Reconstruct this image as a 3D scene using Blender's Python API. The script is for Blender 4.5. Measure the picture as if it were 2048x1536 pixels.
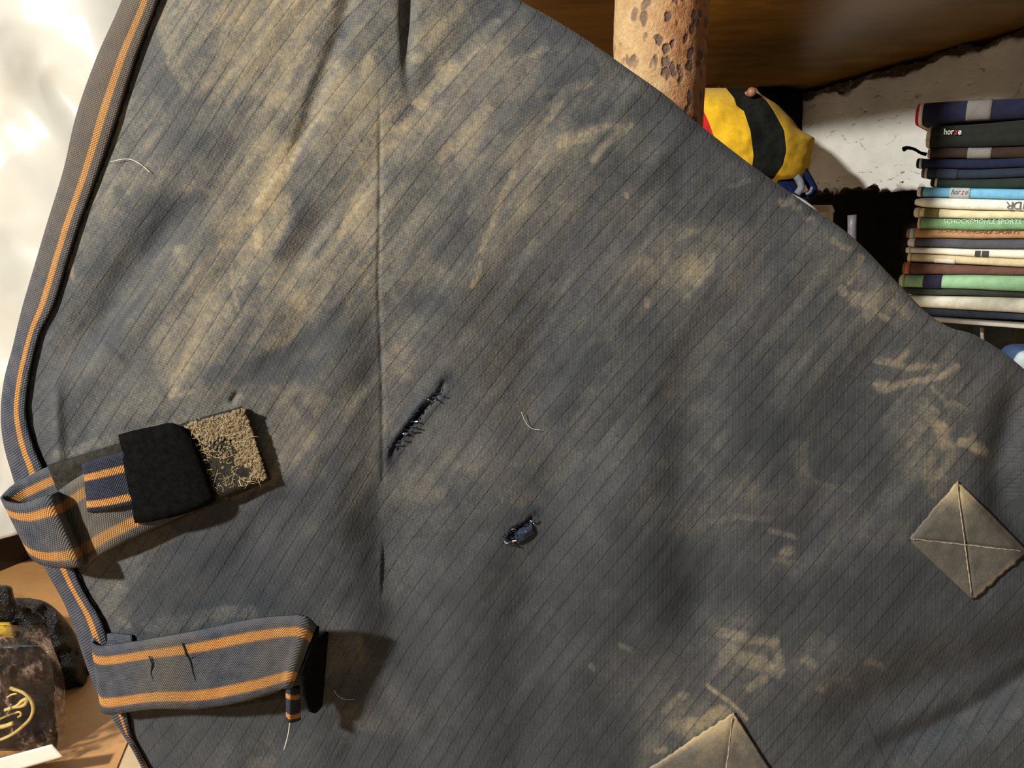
import bpy, bmesh, math, random
import numpy as np
from mathutils import Vector, Matrix

for o in list(bpy.data.objects):
    bpy.data.objects.remove(o, do_unlink=True)
S = bpy.context.scene
C = S.collection
rng = random.Random(7)

# ------------------------------------------------------------------ camera, world, lights, exposure
CAMZ, PITCH, FPX = 1.05, math.radians(13.0), 1500.0
cd = bpy.data.cameras.new('camera')
cam = bpy.data.objects.new('camera', cd); C.objects.link(cam)
cam.location = (0, 0, CAMZ)
cam.rotation_euler = (math.pi/2 - PITCH, 0, 0)
cd.sensor_width = 36; cd.lens = 36*FPX/2048; cd.clip_start = 0.02
S.camera = cam
w = bpy.data.worlds.new('world'); S.world = w; w.use_nodes = True
w.node_tree.nodes['Background'].inputs[0].default_value = (1.0, 0.985, 0.95, 1)
w.node_tree.nodes['Background'].inputs[1].default_value = 0.16

def area(name, loc, aim, size, power, col):
    l = bpy.data.lights.new(name, 'AREA'); l.shape = 'DISK'; l.size = size; l.energy = power; l.color = col
    o = bpy.data.objects.new(name, l); C.objects.link(o); o.location = loc
    o.rotation_euler = (Vector(aim)-Vector(loc)).to_track_quat('-Z', 'Y').to_euler()
    return o
area('ceiling_lamp', (-1.85, -0.85, CAMZ+1.10), (0.1, 0.9, CAMZ-0.1), 0.15, 160, (1.0, 0.98, 0.92))
S.view_settings.view_transform = 'Standard'; S.view_settings.look = 'None'
S.view_settings.gamma = 1; S.view_settings.use_curve_mapping = False
S.view_settings.exposure = 0.0

# ------------------------------------------------------------------ geometry helpers
cp, sp = math.cos(PITCH), math.sin(PITCH)
def dirs(px, py):
    px = np.asarray(px, float); py = np.asarray(py, float)
    dx = (px-1024)/FPX; up = (768-py)/FPX
    return np.stack([dx, cp+up*sp, -sp+up*cp], -1)
def atY(px, py, Y):
    d = dirs(px, py); t = np.asarray(Y, float)/d[..., 1]
    return d*t[..., None] + np.array([0, 0, CAMZ])
def V(px, py, Y): return Vector(atY(px, py, Y).tolist())
def onplane(px, py, p0, n):
    d = dirs(px, py); n = np.array(n, float); p0 = np.array(p0, float)-np.array([0, 0, CAMZ])
    t = (p0@n)/(d@n)
    return d*np.asarray(t)[..., None]+np.array([0, 0, CAMZ])

def link(name, me, mat, parent=None, smooth=True):
    if smooth and len(me.polygons):
        me.polygons.foreach_set('use_smooth', np.ones(len(me.polygons), bool))
    for m in (mat if isinstance(mat, (list, tuple)) else [mat]): me.materials.append(m)
    o = bpy.data.objects.new(name, me); C.objects.link(o)
    if parent is not None: o.parent = parent
    return o
def tag(o, label, cat, group=None):
    o['label'] = label; o['category'] = cat
    if group: o['group'] = group
    return o
def root(name, loc, label, cat, group=None):
    o = bpy.data.objects.new(name, None); C.objects.link(o); o.location = loc; o.empty_display_size = .02
    tag(o, label, cat, group); return o
def struct(o): o['kind'] = 'structure'; return o
def fix_parent(r):
    bpy.context.view_layer.update()
    M = Matrix.Translation(r.location).inverted()
    for ch in list(r.children):
        ch.matrix_parent_inverse = M

def from_np(name, verts, faces, mat, parent=None, smooth=True, attrs=None, midx=None):
    me = bpy.data.meshes.new(name)
    me.from_pydata(np.asarray(verts).tolist(), [], [list(map(int, f)) for f in faces])
    if attrs:
        for k, a in attrs.items():
            a = np.asarray(a, np.float32)
            if a.ndim == 1:
                at = me.attributes.new(k, 'FLOAT', 'POINT'); at.data.foreach_set('value', a)
            else:
                at = me.attributes.new(k, 'FLOAT_VECTOR', 'POINT'); at.data.foreach_set('vector', a.ravel())
    me.update()
    o = link(name, me, mat, parent, smooth)
    if midx is not None: me.polygons.foreach_set('material_index', np.asarray(midx, np.int32))
    return o
def gridfaces(nr, nc, off=0, flip=False):
    i = np.arange(nr-1)[:, None]*nc+np.arange(nc-1)[None, :]+off
    f = np.stack([i, i+1, i+nc+1, i+nc], -1).reshape(-1, 4)
    return f[:, ::-1] if flip else f
def catmull(P, n):
    P = np.asarray(P, float); k = len(P)
    t = np.linspace(0, k-1, n); i = np.minimum(t.astype(int), k-2); u = (t-i)[:, None]
    g = lambda j: P[np.clip(j, 0, k-1)]
    p0 = np.where((i-1 < 0)[:, None], 2*P[0]-P[1], g(i-1)); p1 = g(i); p2 = g(i+1)
    p3 = np.where((i+2 > k-1)[:, None], 2*P[-1]-P[-2], g(i+2))
    return .5*((2*p1)+(-p0+p2)*u+(2*p0-5*p1+4*p2-p3)*u**2+(-p0+3*p1-3*p2+p3)*u**3)

def shell(name, P, mat, thick, parent=None, uv=None, extra=None):
    """P: nr x nc x 3 front surface; gives a closed sheet with thickness"""
    nr, nc = P.shape[:2]
    du = np.gradient(P, axis=1); dv = np.gradient(P, axis=0)
    n = np.cross(du, dv); n /= np.linalg.norm(n, axis=-1, keepdims=True)+1e-12
    Q = P-n*thick
    v = np.concatenate([P.reshape(-1, 3), Q.reshape(-1, 3)]); N = nr*nc
    f = [gridfaces(nr, nc, 0, True), gridfaces(nr, nc, N)]
    b = np.concatenate([np.arange(nc), np.arange(1, nr)*nc+nc-1, (nr-1)*nc+np.arange(nc-2, -1, -1), np.arange(nr-2, 0, -1)*nc])
    b2 = np.roll(b, -1)
    f.append(np.stack([b, b2, b2+N, b+N], -1))
    at = {}
    if uv is not None:
        at['uvp'] = np.concatenate([uv.reshape(-1, 3)]*2)
    if extra:
        for k, a in extra.items(): at[k] = np.concatenate([a.ravel()]*2)
    return from_np(name, v, np.concatenate(f), mat, parent, True, at)

def tube(name, pts, r, mat, parent=None, sides=6, n=None):
    P = catmull(pts, n or max(8, len(pts)*4)); m = len(P)
    T = np.gradient(P, axis=0); T /= np.linalg.norm(T, axis=1, keepdims=True)+1e-12
    ref = np.array([.3, .9, .2]); A = np.cross(T, ref); A /= np.linalg.norm(A, axis=1, keepdims=True)+1e-12
    B = np.cross(T, A); rr = np.broadcast_to(np.asarray(r, float), (m,)) if np.ndim(r) == 0 else np.interp(np.linspace(0, 1, m), np.linspace(0, 1, len(r)), r)
    a = np.arange(sides)/sides*2*math.pi
    ring = P[:, None]+rr[:, None, None]*(np.cos(a)[None, :, None]*A[:, None]+np.sin(a)[None, :, None]*B[:, None])
    v = ring.reshape(-1, 3); f = []
    for i in range(m-1):
        for j in range(sides):
            k = (j+1) % sides
            f.append((i*sides+j, i*sides+k, (i+1)*sides+k, (i+1)*sides+j))
    f = [list(x) for x in f]+[list(range(sides))[::-1], list(range((m-1)*sides, m*sides))]
    return from_np(name, v, f, mat, parent)

# value noise
def vnoise(x, y, seed):
    r = np.random.RandomState(seed); T = r.rand(256, 256)
    xi = np.floor(x).astype(int); yi = np.floor(y).astype(int); u = x-xi; v = y-yi
    u = u*u*(3-2*u); v = v*v*(3-2*v)
    a = T[xi % 256, yi % 256]; b = T[(xi+1) % 256, yi % 256]; c = T[xi % 256, (yi+1) % 256]; d = T[(xi+1) % 256, (yi+1) % 256]
    return (a*(1-u)+b*u)*(1-v)+(c*(1-u)+d*u)*v-.5
def fbm(x, y, seed, o=4):
    s = 0; a = 1
    for k in range(o):
        s = s+a*vnoise(x*2**k, y*2**k, seed+k*13); a *= .5
    return s

# ------------------------------------------------------------------ materials
class NT:
    def __init__(s, name):
        s.m = bpy.data.materials.new(name); s.m.use_nodes = True; s.t = s.m.node_tree
        s.b = s.t.nodes['Principled BSDF']
    def n(s, typ, ins=None, **kw):
        nd = s.t.nodes.new(typ)
        for k, v in kw.items(): setattr(nd, k, v)
        for k, v in (ins or {}).items(): s.set(nd, k, v)
        return nd
    def set(s, nd, k, v):
        i = nd.inputs[k]
        if isinstance(v, bpy.types.NodeSocket): s.t.links.new(v, i)
        elif isinstance(v, bpy.types.Node): s.t.links.new(v.outputs[0], i)
        else:
            if i.type == 'RGBA' and len(v) == 3: v = (*v, 1)
            i.default_value = v
    def math(s, op, a, b=0.0, c=None, clamp=False):
        nd = s.n('ShaderNodeMath', operation=op, use_clamp=clamp); s.set(nd, 0, a); s.set(nd, 1, b)
        if c is not None: s.set(nd, 2, c)
        return nd.outputs[0]
    def mix(s, f, a, b, mode='MIX'):
        nd = s.n('ShaderNodeMix', data_type='RGBA', blend_type=mode)
        s.set(nd, 0, f); s.set(nd, 6, a); s.set(nd, 7, b); return nd.outputs[2]
    def noise(s, scale, detail=3, rough=.6, vec=None, dist=0.0):
        nd = s.n('ShaderNodeTexNoise', {'Scale': scale, 'Detail': detail, 'Roughness': rough, 'Distortion': dist})
        s.set(nd, 'Vector', vec if vec is not None else s.obj()); return nd.outputs[0]
    def obj(s):
        if not hasattr(s, '_o'): s._o = s.n('ShaderNodeTexCoord').outputs['Object']
        return s._o
    def attr(s, name, out='Fac'): return s.n('ShaderNodeAttribute', attribute_name=name).outputs[out]
    def ramp(s, f, stops):
        nd = s.n('ShaderNodeValToRGB'); s.set(nd, 0, f); e = nd.color_ramp.elements
        while len(e) < len(stops): e.new(.5)
        for i, (p, c) in enumerate(stops): e[i].position = p; e[i].color = (*c, 1) if len(c) == 3 else c
        return nd.outputs[0]
    def ss(s, v, a, b):
        nd = s.n('ShaderNodeMapRange', interpolation_type='SMOOTHSTEP'); s.set(nd, 0, v); s.set(nd, 1, a); s.set(nd, 2, b); return nd.outputs[0]
    def bump(s, h, strength, dist):
        nd = s.n('ShaderNodeBump', {'Height': h, 'Strength': strength, 'Distance': dist}); s.set(s.b, 'Normal', nd.outputs[0]); return nd
    def out(s, **kw):
        for k, v in kw.items():
            k = {'col': 'Base Color', 'rough': 'Roughness', 'spec': 'Specular IOR Level', 'metal': 'Metallic', 'sheen': 'Sheen Weight'}.get(k, k)
            s.set(s.b, k, v)
        return s.m
def srgb(r, g, b):
    f = lambda c: (c/255/12.92 if c <= 10 else ((c/255+.055)/1.055)**2.4)
    return (f(r), f(g), f(b))

def m_plain(name, col, rough=.8, spec=.2, nscale=60, amt=.25, bump=.2, bdist=.002, sheen=0.0):
    t = NT(name); n = t.noise(nscale, 4); n2 = t.noise(nscale*9, 2)
    d = tuple(c*(1-amt) for c in col); l = tuple(min(1, c*(1+amt)) for c in col)
    c = t.ramp(n, [(.3, d), (.7, l)])
    t.bump(n2, bump, bdist)
    return t.out(col=c, rough=rough, spec=spec, sheen=sheen)

def m_rug():
    t = NT('muddy_ripstop_canvas')
    mud = t.attr('mud'); tear = t.attr('tear'); th = t.attr('uvp', 'Vector')
    sx = t.n('ShaderNodeSeparateXYZ', {0: th}); u, v = sx.outputs[0], sx.outputs[1]
    n1 = t.noise(55, 4, .65); n2 = t.noise(420, 3, .7); n3 = t.noise(1300, 2, .6); n4 = t.noise(150, 5, .7)
    nsum = None
    for nn, am in ((n1, .34), (n2, .46), (n3, .30), (n4, .44)):
        q = t.math('MULTIPLY', t.math('SUBTRACT', nn, .5), am); nsum = q if nsum is None else t.math('ADD', nsum, q)
    m = t.math('ADD', mud, t.math('MULTIPLY', nsum, t.math('MULTIPLY_ADD', mud, 1.5, .32, clamp=False)))
    col = t.ramp(m, [(0.0, (.029, .0325, .038)), (.18, (.049, .051, .0535)), (.38, (.086, .083, .075)), (.58, (.142, .126, .098)), (.80, (.212, .175, .115)), (1.0, (.31, .245, .145))])
    # colour drift of the worn canvas: bluish and purplish areas
    nb = t.noise(9, 3, .5)
    col = t.mix(t.math('MULTIPLY', t.ss(nb, .42, .72), .22), col, (.072, .066, .076), 'MIX')
    def line(c, per, wd):
        f = t.math('FRACT', t.math('DIVIDE', c, per)); f = t.math('ABSOLUTE', t.math('SUBTRACT', f, .5))
        return t.ss(f, .5-wd/per, .5-wd/per*.35)
    dots = t.math('MULTIPLY_ADD', t.math('SINE', t.math('MULTIPLY', v, 2*math.pi/6.2)), .35, .65)
    wob = t.math('MULTIPLY', t.math('SUBTRACT', n1, .5), 3.0)
    gap = t.ss(t.noise(26, 2), .36, .56)
    l1 = t.math('MULTIPLY', t.math('MULTIPLY', line(t.math('ADD', u, wob), 38.0, 2.6), dots), t.math('MULTIPLY_ADD', gap, .5, .5))
    l2 = t.math('MULTIPLY', line(t.math('ADD', v, wob), 44.0, 2.0), t.math('MULTIPLY', gap, .28))
    ln = t.math('MAXIMUM', l1, l2)
    wv = t.math('MULTIPLY', t.math('SINE', t.math('MULTIPLY', u, 2*math.pi/4.6)), t.math('SINE', t.math('MULTIPLY', v, 2*math.pi/5.4)))
    wv = t.math('MULTIPLY', wv, t.math('SUBTRACT', 1.0, t.math('MULTIPLY', t.ss(m, .35, .8), .7)))
    dk = t.math('SUBTRACT', t.math('MULTIPLY_ADD', wv, .30, 1.0), t.math('MULTIPLY', ln, t.math('MULTIPLY_ADD', t.ss(m, .4, .85), -.35, .55)))
    col = t.mix(1.0, col, t.n('ShaderNodeCombineXYZ', {0: dk, 1: dk, 2: dk}).outputs[0], 'MULTIPLY')
    col = t.mix(tear, col, (.008, .009, .014))
    h = t.math('ADD', t.math('MULTIPLY', wv, .35), t.math('MULTIPLY', ln, -.9)); h = t.math('ADD', h, t.math('MULTIPLY', n2, .8))
    t.bump(h, .45, .0009)
    return t.out(col=col, rough=.85, spec=.18, sheen=.05)

def m_web(name, stripes, dirty=1.0, dcol=(.105, .092, .073), base=((.036, .043, .058), (.062, .070, .089))):
    """navy webbing with woven orange stripes; uvp.x runs along (px), uvp.y across 0..1, attr mud = dirt"""
    t = NT(name); th = t.attr('uvp', 'Vector'); sx = t.n('ShaderNodeSeparateXYZ', {0: th}); u, v = sx.outputs[0], sx.outputs[1]
    wdt = sx.outputs[2]
    n = t.noise(90, 4, .65); n2 = t.noise(700, 2)
    acr = t.math('MULTIPLY', v, wdt)
    tw = t.math('SINE', t.math('MULTIPLY', t.math('ADD', u, t.math('MULTIPLY', acr, .7)), 2*math.pi/5.2))
    fine = t.math('SINE', t.math('MULTIPLY', acr, 2*math.pi/4.0))
    edge = t.math('MULTIPLY', tw, .012)
    st = None
    for a, b in stripes:
        vv = t.math('ADD', v, edge)
        s_ = t.math('MULTIPLY', t.ss(vv, a-.008, a+.008), t.math('SUBTRACT', 1.0, t.ss(vv, b-.008, b+.008)))
        st = s_ if st is None else t.math('MAXIMUM', st, s_)
    base = t.ramp(n, [(.3, base[0]), (.7, base[1])])
    orange = t.ramp(n, [(.3, (.36, .15, .034)), (.7, (.48, .22, .058))])
    dirt = t.attr('mud')
    d = t.math('MULTIPLY', t.math('ADD', dirt, t.math('MULTIPLY', t.math('SUBTRACT', n, .5), .9)), dirty, clamp=True)
    base = t.mix(d, base, dcol); orange = t.mix(t.math('MULTIPLY', d, .75), orange, (.235, .145, .062))
    c = t.mix(st, base, orange)
    k = t.math('ADD', t.math('MULTIPLY_ADD', tw, .20, .92), t.math('MULTIPLY', fine, .08))
    c = t.mix(1.0, c, t.n('ShaderNodeCombineXYZ', {0: k, 1: k, 2: k}).outputs[0], 'MULTIPLY')
    t.bump(t.math('ADD', tw, t.math('MULTIPLY', fine, .6)), .5, .0008)
    return t.out(col=c, rough=.8, spec=.2)

def m_rust():
    t = NT('rusty_painted_steel')
    vo = t.n('ShaderNodeTexVoronoi', {'Scale': 78.0, 'Randomness': 1.0}); mp = t.n('ShaderNodeMapping', {'Scale': (1, 1, .8)}); t.set(mp, 0, t.obj())
    wn = t.n('ShaderNodeTexNoise', {'Scale': 50.0, 'Detail': 3.0}); t.set(wn, 'Vector', mp.outputs[0])
    vec = t.n('ShaderNodeVectorMath', operation='MULTIPLY_ADD'); t.set(vec, 0, wn.outputs[1]); t.set(vec, 1, (.018, .018, .018)); t.set(vec, 2, mp.outputs[0])
    t.set(vo, 'Vector', vec.outputs[0])
    big = t.noise(14, 4); mid = t.noise(70, 5, .7); fine = t.noise(300, 3, .7)
    side = t.ss(t.n('ShaderNodeSeparateXYZ', {0: t.obj()}).outputs[0], -.045, .03)
    pit = t.math('SUBTRACT', 1.0, t.ss(vo.outputs[0], .24, .46))
    pit = t.math('MULTIPLY', pit, t.ss(t.math('ADD', big, t.math('MULTIPLY', side, .30)), .44, .60))
    tan = t.ramp(mid, [(.3, (.33, .195, .086)), (.7, (.47, .325, .165))])
    rust = t.ramp(mid, [(.3, (.22, .085, .028)), (.7, (.44, .20, .08))])
    c = t.mix(t.ss(t.math('ADD', t.math('MULTIPLY', big, .9), t.math('MULTIPLY', side, .5)), .45, .95), tan, rust)
    c = t.mix(t.math('MULTIPLY', t.ss(fine, .5, .75), .5), c, (.26, .11, .04))
    c = t.mix(t.math('MULTIPLY', pit, .75), c, (.055, .042, .045))
    t.bump(t.math('SUBTRACT', t.math('ADD', mid, t.math('MULTIPLY', fine, .5)), t.math('MULTIPLY', pit, .8)), .8, .0035)
    return t.out(col=c, rough=.75, spec=.3)

def m_glossy_sheet():
    t = NT('white_glossy_plastic'); n = t.noise(5, 3); n2 = t.noise(120, 3)
    c = t.ramp(n, [(.3, (.60, .585, .51)), (.7, (.71, .695, .62))])
    t.bump(n2, .04, .001)
    return t.out(col=c, rough=.33, spec=.6)
def m_board():
    t = NT('varnished_brown_board'); mp = t.n('ShaderNodeMapping', {'Scale': (2.0, 9.0, 2.0), 'Rotation': (0, 0, .5)}); t.set(mp, 0, t.obj())
    n = t.n('ShaderNodeTexNoise', {'Scale': 4.0, 'Detail': 5.0, 'Distortion': .6}); t.set(n, 'Vector', mp.outputs[0])
    c = t.ramp(n.outputs[0], [(.3, (.13, .066, .014)), (.7, (.23, .125, .032))])
    t.bump(t.noise(6, 2), .1, .01)
    return t.out(col=c, rough=.30, spec=.5)
def m_plaster():
    t = NT('white_plaster'); n = t.noise(7, 5, .6); n2 = t.noise(45, 5, .7)
    c = t.ramp(n, [(.3, (.46, .455, .42)), (.65, (.63, .62, .575))])
    dirt = t.attr('mud')
    d = t.math('MULTIPLY', dirt, t.math('MULTIPLY_ADD', n2, 1.4, .35), clamp=True)
    c = t.mix(d, c, (.045, .028, .016))
    t.bump(t.math('ADD', n, t.math('MULTIPLY', n2, .5)), .4, .01)
    return t.out(col=c, rough=.85, spec=.15)
def m_floor():
    t = NT('orange_brown_linoleum'); n = t.noise(6, 4); n2 = t.noise(50, 4, .7)
    c = t.ramp(n, [(.3, (.50, .245, .085)), (.7, (.60, .32, .125))]); c = t.mix(t.math('MULTIPLY', t.ss(n2, .45, .75), .35), c, (.66, .40, .19))
    t.bump(n2, .1, .002)
    return t.out(col=c, rough=.45, spec=.4)
def m_film():
    t = NT('crinkled_clear_film'); n = t.noise(16, 3, .6); n2 = t.noise(95, 3, .6, dist=1.2)
    c = t.ramp(n, [(.35, (.16, .09, .06)), (.65, (.46, .31, .22))])
    t.bump(t.math('ADD', n2, n), 1.0, .02)
    t.set(t.b, 'Alpha', t.math('MULTIPLY_ADD', t.ss(n, .46, .66), .62, .08))
    return t.out(col=c, rough=.12, spec=.9)

RUG = m_rug()
WEB_BIND = m_web('webbing_binding', [(.55, .74)], 1.0, (.110, .083, .052))
WEB = m_web('webbing_strap', [(.15, .27), (.76, .89)])
WEB_KEEP = m_web('webbing_keeper', [(.24, .37), (.78, .91)], .3, (.1, .09, .07), ((.014, .018, .032), (.024, .030, .050)))
BLACKFUZZ = m_plain('black_loop_pile', (.006, .006, .006), .95, .05, 200, .5, .9, .0025)
OLIVEFUZZ = m_plain('dirty_loop_pile', (.032, .029, .022), .95, .1, 150, .5, .9, .002)
STITCH = m_plain('dark_seam_thread', (.010, .010, .011), .9, .1, 300, .4, .5, .001)
HAIR = m_plain('pale_hair', (.62, .58, .50), .6, .3)
NAVYTHREAD = m_plain('navy_thread', (.022, .028, .045), .9, .1, 400, .4)
STRAW = m_plain('straw_fibre', (.52, .42, .22), .7, .3, 300, .3)
MUDCLOD = m_plain('dried_mud', (.34, .255, .15), .95, .05, 250, .35, .9, .003)

# ------------------------------------------------------------------ the rug: measured surface
RY0 = 0.60
def seg_dist(x, y, pts):
    """distance and parameter to a polyline, signed by side"""
    best = np.full(x.shape, 1e9); par = np.zeros(x.shape); sg = np.ones(x.shape)
    L = [math.hypot(pts[i+1][0]-pts[i][0], pts[i+1][1]-pts[i][1]) for i in range(len(pts)-1)]; tot = sum(L); acc = 0
    for i in range(len(pts)-1):
        ax, ay = pts[i][:2]; bx, by = pts[i+1][:2]; dx, dy = bx-ax, by-ay
        t = np.clip(((x-ax)*dx+(y-ay)*dy)/(dx*dx+dy*dy+1e-9), 0, 1)
        d = np.hypot(x-ax-t*dx, y-ay-t*dy); m = d < best
        best = np.where(m, d, best); par = np.where(m, (acc+t*L[i])/max(tot, 1e-9), par)
        sg = np.where(m, np.sign(dx*(y-ay)-dy*(x-ax)), sg); acc += L[i]
    return best, par, sg
# folds: polyline, amplitude (mm, + is a valley), sigma on one and the other side (px), taper at start, taper at end
FOLDS = [
 ([(822, -200), (815, 0), (813, 120), (820, 228)], 9, 8, 9, 0, 3),
 ([(760, 120), (760, 400), (757, 560), (765, 800), (766, 960)], 1.2, 3, 3, 1, 0),
 ([(757, 480), (762, 640), (766, 800), (768, 960), (765, 1060)], 7, 40, 60, 1, 0),
 ([(765, 960), (760, 1080), (790, 1200), (800, 1290), (870, 1400), (900, 1600)], 9, 40, 62, 1, 1),
 ([(740, 1240), (745, 1330), (780, 1430), (850, 1600)], 7, 40, 30, 1, 0),
 ([(400, 350), (340, 440), (255, 560), (180, 680), (125, 790)], 8, 34, 26, 1, 1),
 ([(1120, 470), (1110, 560), (1085, 700), (1065, 820), (1125, 920), (1090, 1050), (1050, 1250), (1030, 1500)], 8, 50, 60, 1, 0),
 ([(1420, 560), (1390, 680), (1375, 850), (1370, 1000), (1385, 1150), (1400, 1300), (1380, 1450)], 8, 40, 60, 1, 1),
 ([(1730, 640), (1750, 760), (1690, 900), (1640, 1050), (1600, 1200)], 4, 50, 60, 1, 1),
 ([(2060, 720), (2020, 830), (1995, 930), (2000, 1010), (2080, 1110)], 12, 22, 26, 1, 0),
 ([(2150, 1240), (2048, 1300), (1960, 1345), (1850, 1365), (1720, 1410), (1600, 1480)], 20, 40, 60, 0, 1),
 ([(2150, 1290), (2048, 1352), (1950, 1415), (1830, 1470), (1700, 1530)], 14, 18, 30, 0, 1),
 ([(715, -60), (690, 40), (645, 160), (600, 280), (555, 380)], 3.4, 12, 12, 0, 1),
 ([(665, 400), (610, 490), (570, 560)], 3, 18, 18, 1, 1),
 ([(112, 740), (112, 830), (118, 930)], -3.5, 7, 10, 1, 0),
 ([(640, 600), (600, 690), (540, 760)], 3, 30, 35, 1, 1),
 ([(480, 780), (466, 800), (462, 812)], 2.5, 5, 5, 1, 1),
 ([(640, 1400), (700, 1470), (760, 1560)], 4, 30, 30, 1, 0),
 ([(660, 1010), (570, 1060), (430, 1120)], 2, 40, 40, 1, 1),
 ([(420, 160), (330, 330), (230, 520)], -2.5, 40, 40, 1, 1),
 ([(960, 480), (930, 640), (960, 760)], -3, 60, 60, 1, 1),
]
TEAR1 = [(892, 757), (878, 785), (850, 815), (826, 845), (815, 858), (800, 878), (786, 900), (778, 925)]
TEAR2 = [(1068, 1030), (1055, 1050), (1030, 1062), (1018, 1085)]
R_PTS = [(1000, -300), (1000, -100), (1010, -40), (1040, 0), (1100, 34), (1180, 84), (1260, 140), (1330, 190), (1400, 250), (1500, 328), (1580, 385), (1700, 470), (1790, 560), (1850, 622), (1900, 655), (1945, 668), (2000, 700), (2048, 738), (2150, 830), (2300, 980), (2330, 1100), (2340, 1300), (2340, 1800)]
_ry = np.array([p[1] for p in R_PTS], float); _rx = np.array([p[0] for p in R_PTS], float)
def edgeR(y):
    c = catmull(np.stack([_rx, _ry], 1), 600); return np.interp(y, c[:, 1], c[:, 0])
BO = [(300, -150), (250, 0), (200, 114), (159, 228), (132, 342), (100, 446), (73, 537), (50, 615), (30, 697), (13, 763), (7, 830), (13, 890), (32, 958), (60, 1050), (93, 1131), (130, 1199), (149, 1246), (170, 1308), (183, 1345), (204, 1398), (223, 1425), (245, 1460), (270, 1500), (300, 1560), (345, 1660)]
BI = [(362, -150), (314, 0), (273, 109), (228, 250), (191, 355), (159, 442), (137, 510), (109, 601), (82, 656), (66, 710), (57, 760), (52, 810), (58, 852), (72, 897), (90, 940), (115, 1040), (150, 1134), (173, 1184), (198, 1224), (214, 1264), (228, 1320), (240, 1380), (254, 1422), (263, 1470), (282, 1512), (310, 1560), (355, 1660)]
def cur(pts, y):
    p = np.array(pts, float); c = catmull(p, 500); return np.interp(y, c[:, 1], c[:, 0])

def F(x, y):
    x = np.asarray(x, float); y = np.asarray(y, float); s = np.zeros(np.broadcast(x, y).shape); x = x+s; y = y+s
    for pts, amp, s1, s2, ta, tb in FOLDS:
        ax = [p[0] for p in pts]; ay = [p[1] for p in pts]; mg = 3.2*max(s1, s2)
        m = (x > min(ax)-mg) & (x < max(ax)+mg) & (y > min(ay)-mg) & (y < max(ay)+mg)
        if not m.any(): continue
        d, t, sg = seg_dist(x[m], y[m], pts); sig = np.where(sg > 0, s1, s2)
        k = np.ones_like(t)
        if ta: k = k*np.clip(t/.3, 0, 1)**1.0
        if tb: k = k*np.clip((1-t)/(.3 if tb == 1 else .5), 0, 1)**1.0
        k = k*k*(3-2*k)
        s[m] += amp*.001*k*np.exp(-.5*(d/sig)**2)
    s += .012*fbm(x/420., y/520., 5, 2) + .0022*fbm((x+.7*y)/70., (y-.7*x)/240., 11, 3)
    # the hem turns away on the left
    o = np.clip((200-(x-cur(BO, y)))/200, 0, 1); s += .016*o*o
    # the drape turns away on the right
    q = np.clip((45-(edgeR(y)-x))/45, 0, 1); s += .010*(1-np.sqrt(np.clip(1-q*q, 0, 1)))
    for pts, wd in ((TEAR1, 4.5), (TEAR2, 5.)):
        m = (np.abs(x-pts[0][0]) < 200) & (np.abs(y-pts[0][1]) < 260)
        if m.any():
            d, t, sg = seg_dist(x[m], y[m], pts)
            k_ = np.sin(np.clip(t, 0, 1)*math.pi)**.7; s[m] += k_*(.006*np.exp(-(d/wd)**2)-.0008*np.exp(-((d-11)/5)**2))
    return s
def rug(px, py, off=0.0):
    px = np.asarray(px, float); py = np.asarray(py, float)
    return atY(px, py, RY0+F(px, py)-off)

GRID = """
....45567754454 23................
....34567544454633...............
....335665664465423.............
...44344566666543333 2...........
...4433475566565554332..........
...54445744644445432 222........
..34315573564435543332222.......
..4323466456433543334543 23......
..32345555554444333456432343....
.23234644644323333333333333554..
.2323554432343333233233333333 32.
.2333543223343333123333233334433
.22344444444333332332331222 24443 2
..23333345343333333322311223 55322
..222222542433433433232222 1255321
.......21123332332 22323433333 4211
...2211122212222112123322 2333221
...23100112122112111 01123321122111
..2310111211 2111111 1001111011111
...31211213111111111113422111 2111
...11111114211111222224534322 2211
...11111112 2211111133333233222222
....11111112 22111111456322222222
....11122211111111114443222222222
"""
def coarse(x, y):
    rows = [r.replace(' ', '') for r in GRID.strip('\n').split('\n')]
    G = np.zeros((24, 32)); 
    for r in range(24):
        s = (rows[r]+'.'*32)[:32]
        vals = [None if ch == '.' else int(ch)/9. for ch in s]
        last = next(v for v in vals if v is not None)
        for c in range(32):
            if vals[c] is None: vals[c] = last
            else: last = vals[c]
        G[r] = vals
    gx = np.clip((x-32)/64, 0, 30.999); gy = np.clip((y-32)/64, 0, 22.999)
    i = gy.astype(int); j = gx.astype(int); v = gy-i; u = gx-j; u = u*u*(3-2*u); v = v*v*(3-2*v)
    return (G[i, j]*(1-u)+G[i, j+1]*u)*(1-v)+(G[i+1, j]*(1-u)+G[i+1, j+1]*u)*v
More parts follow.
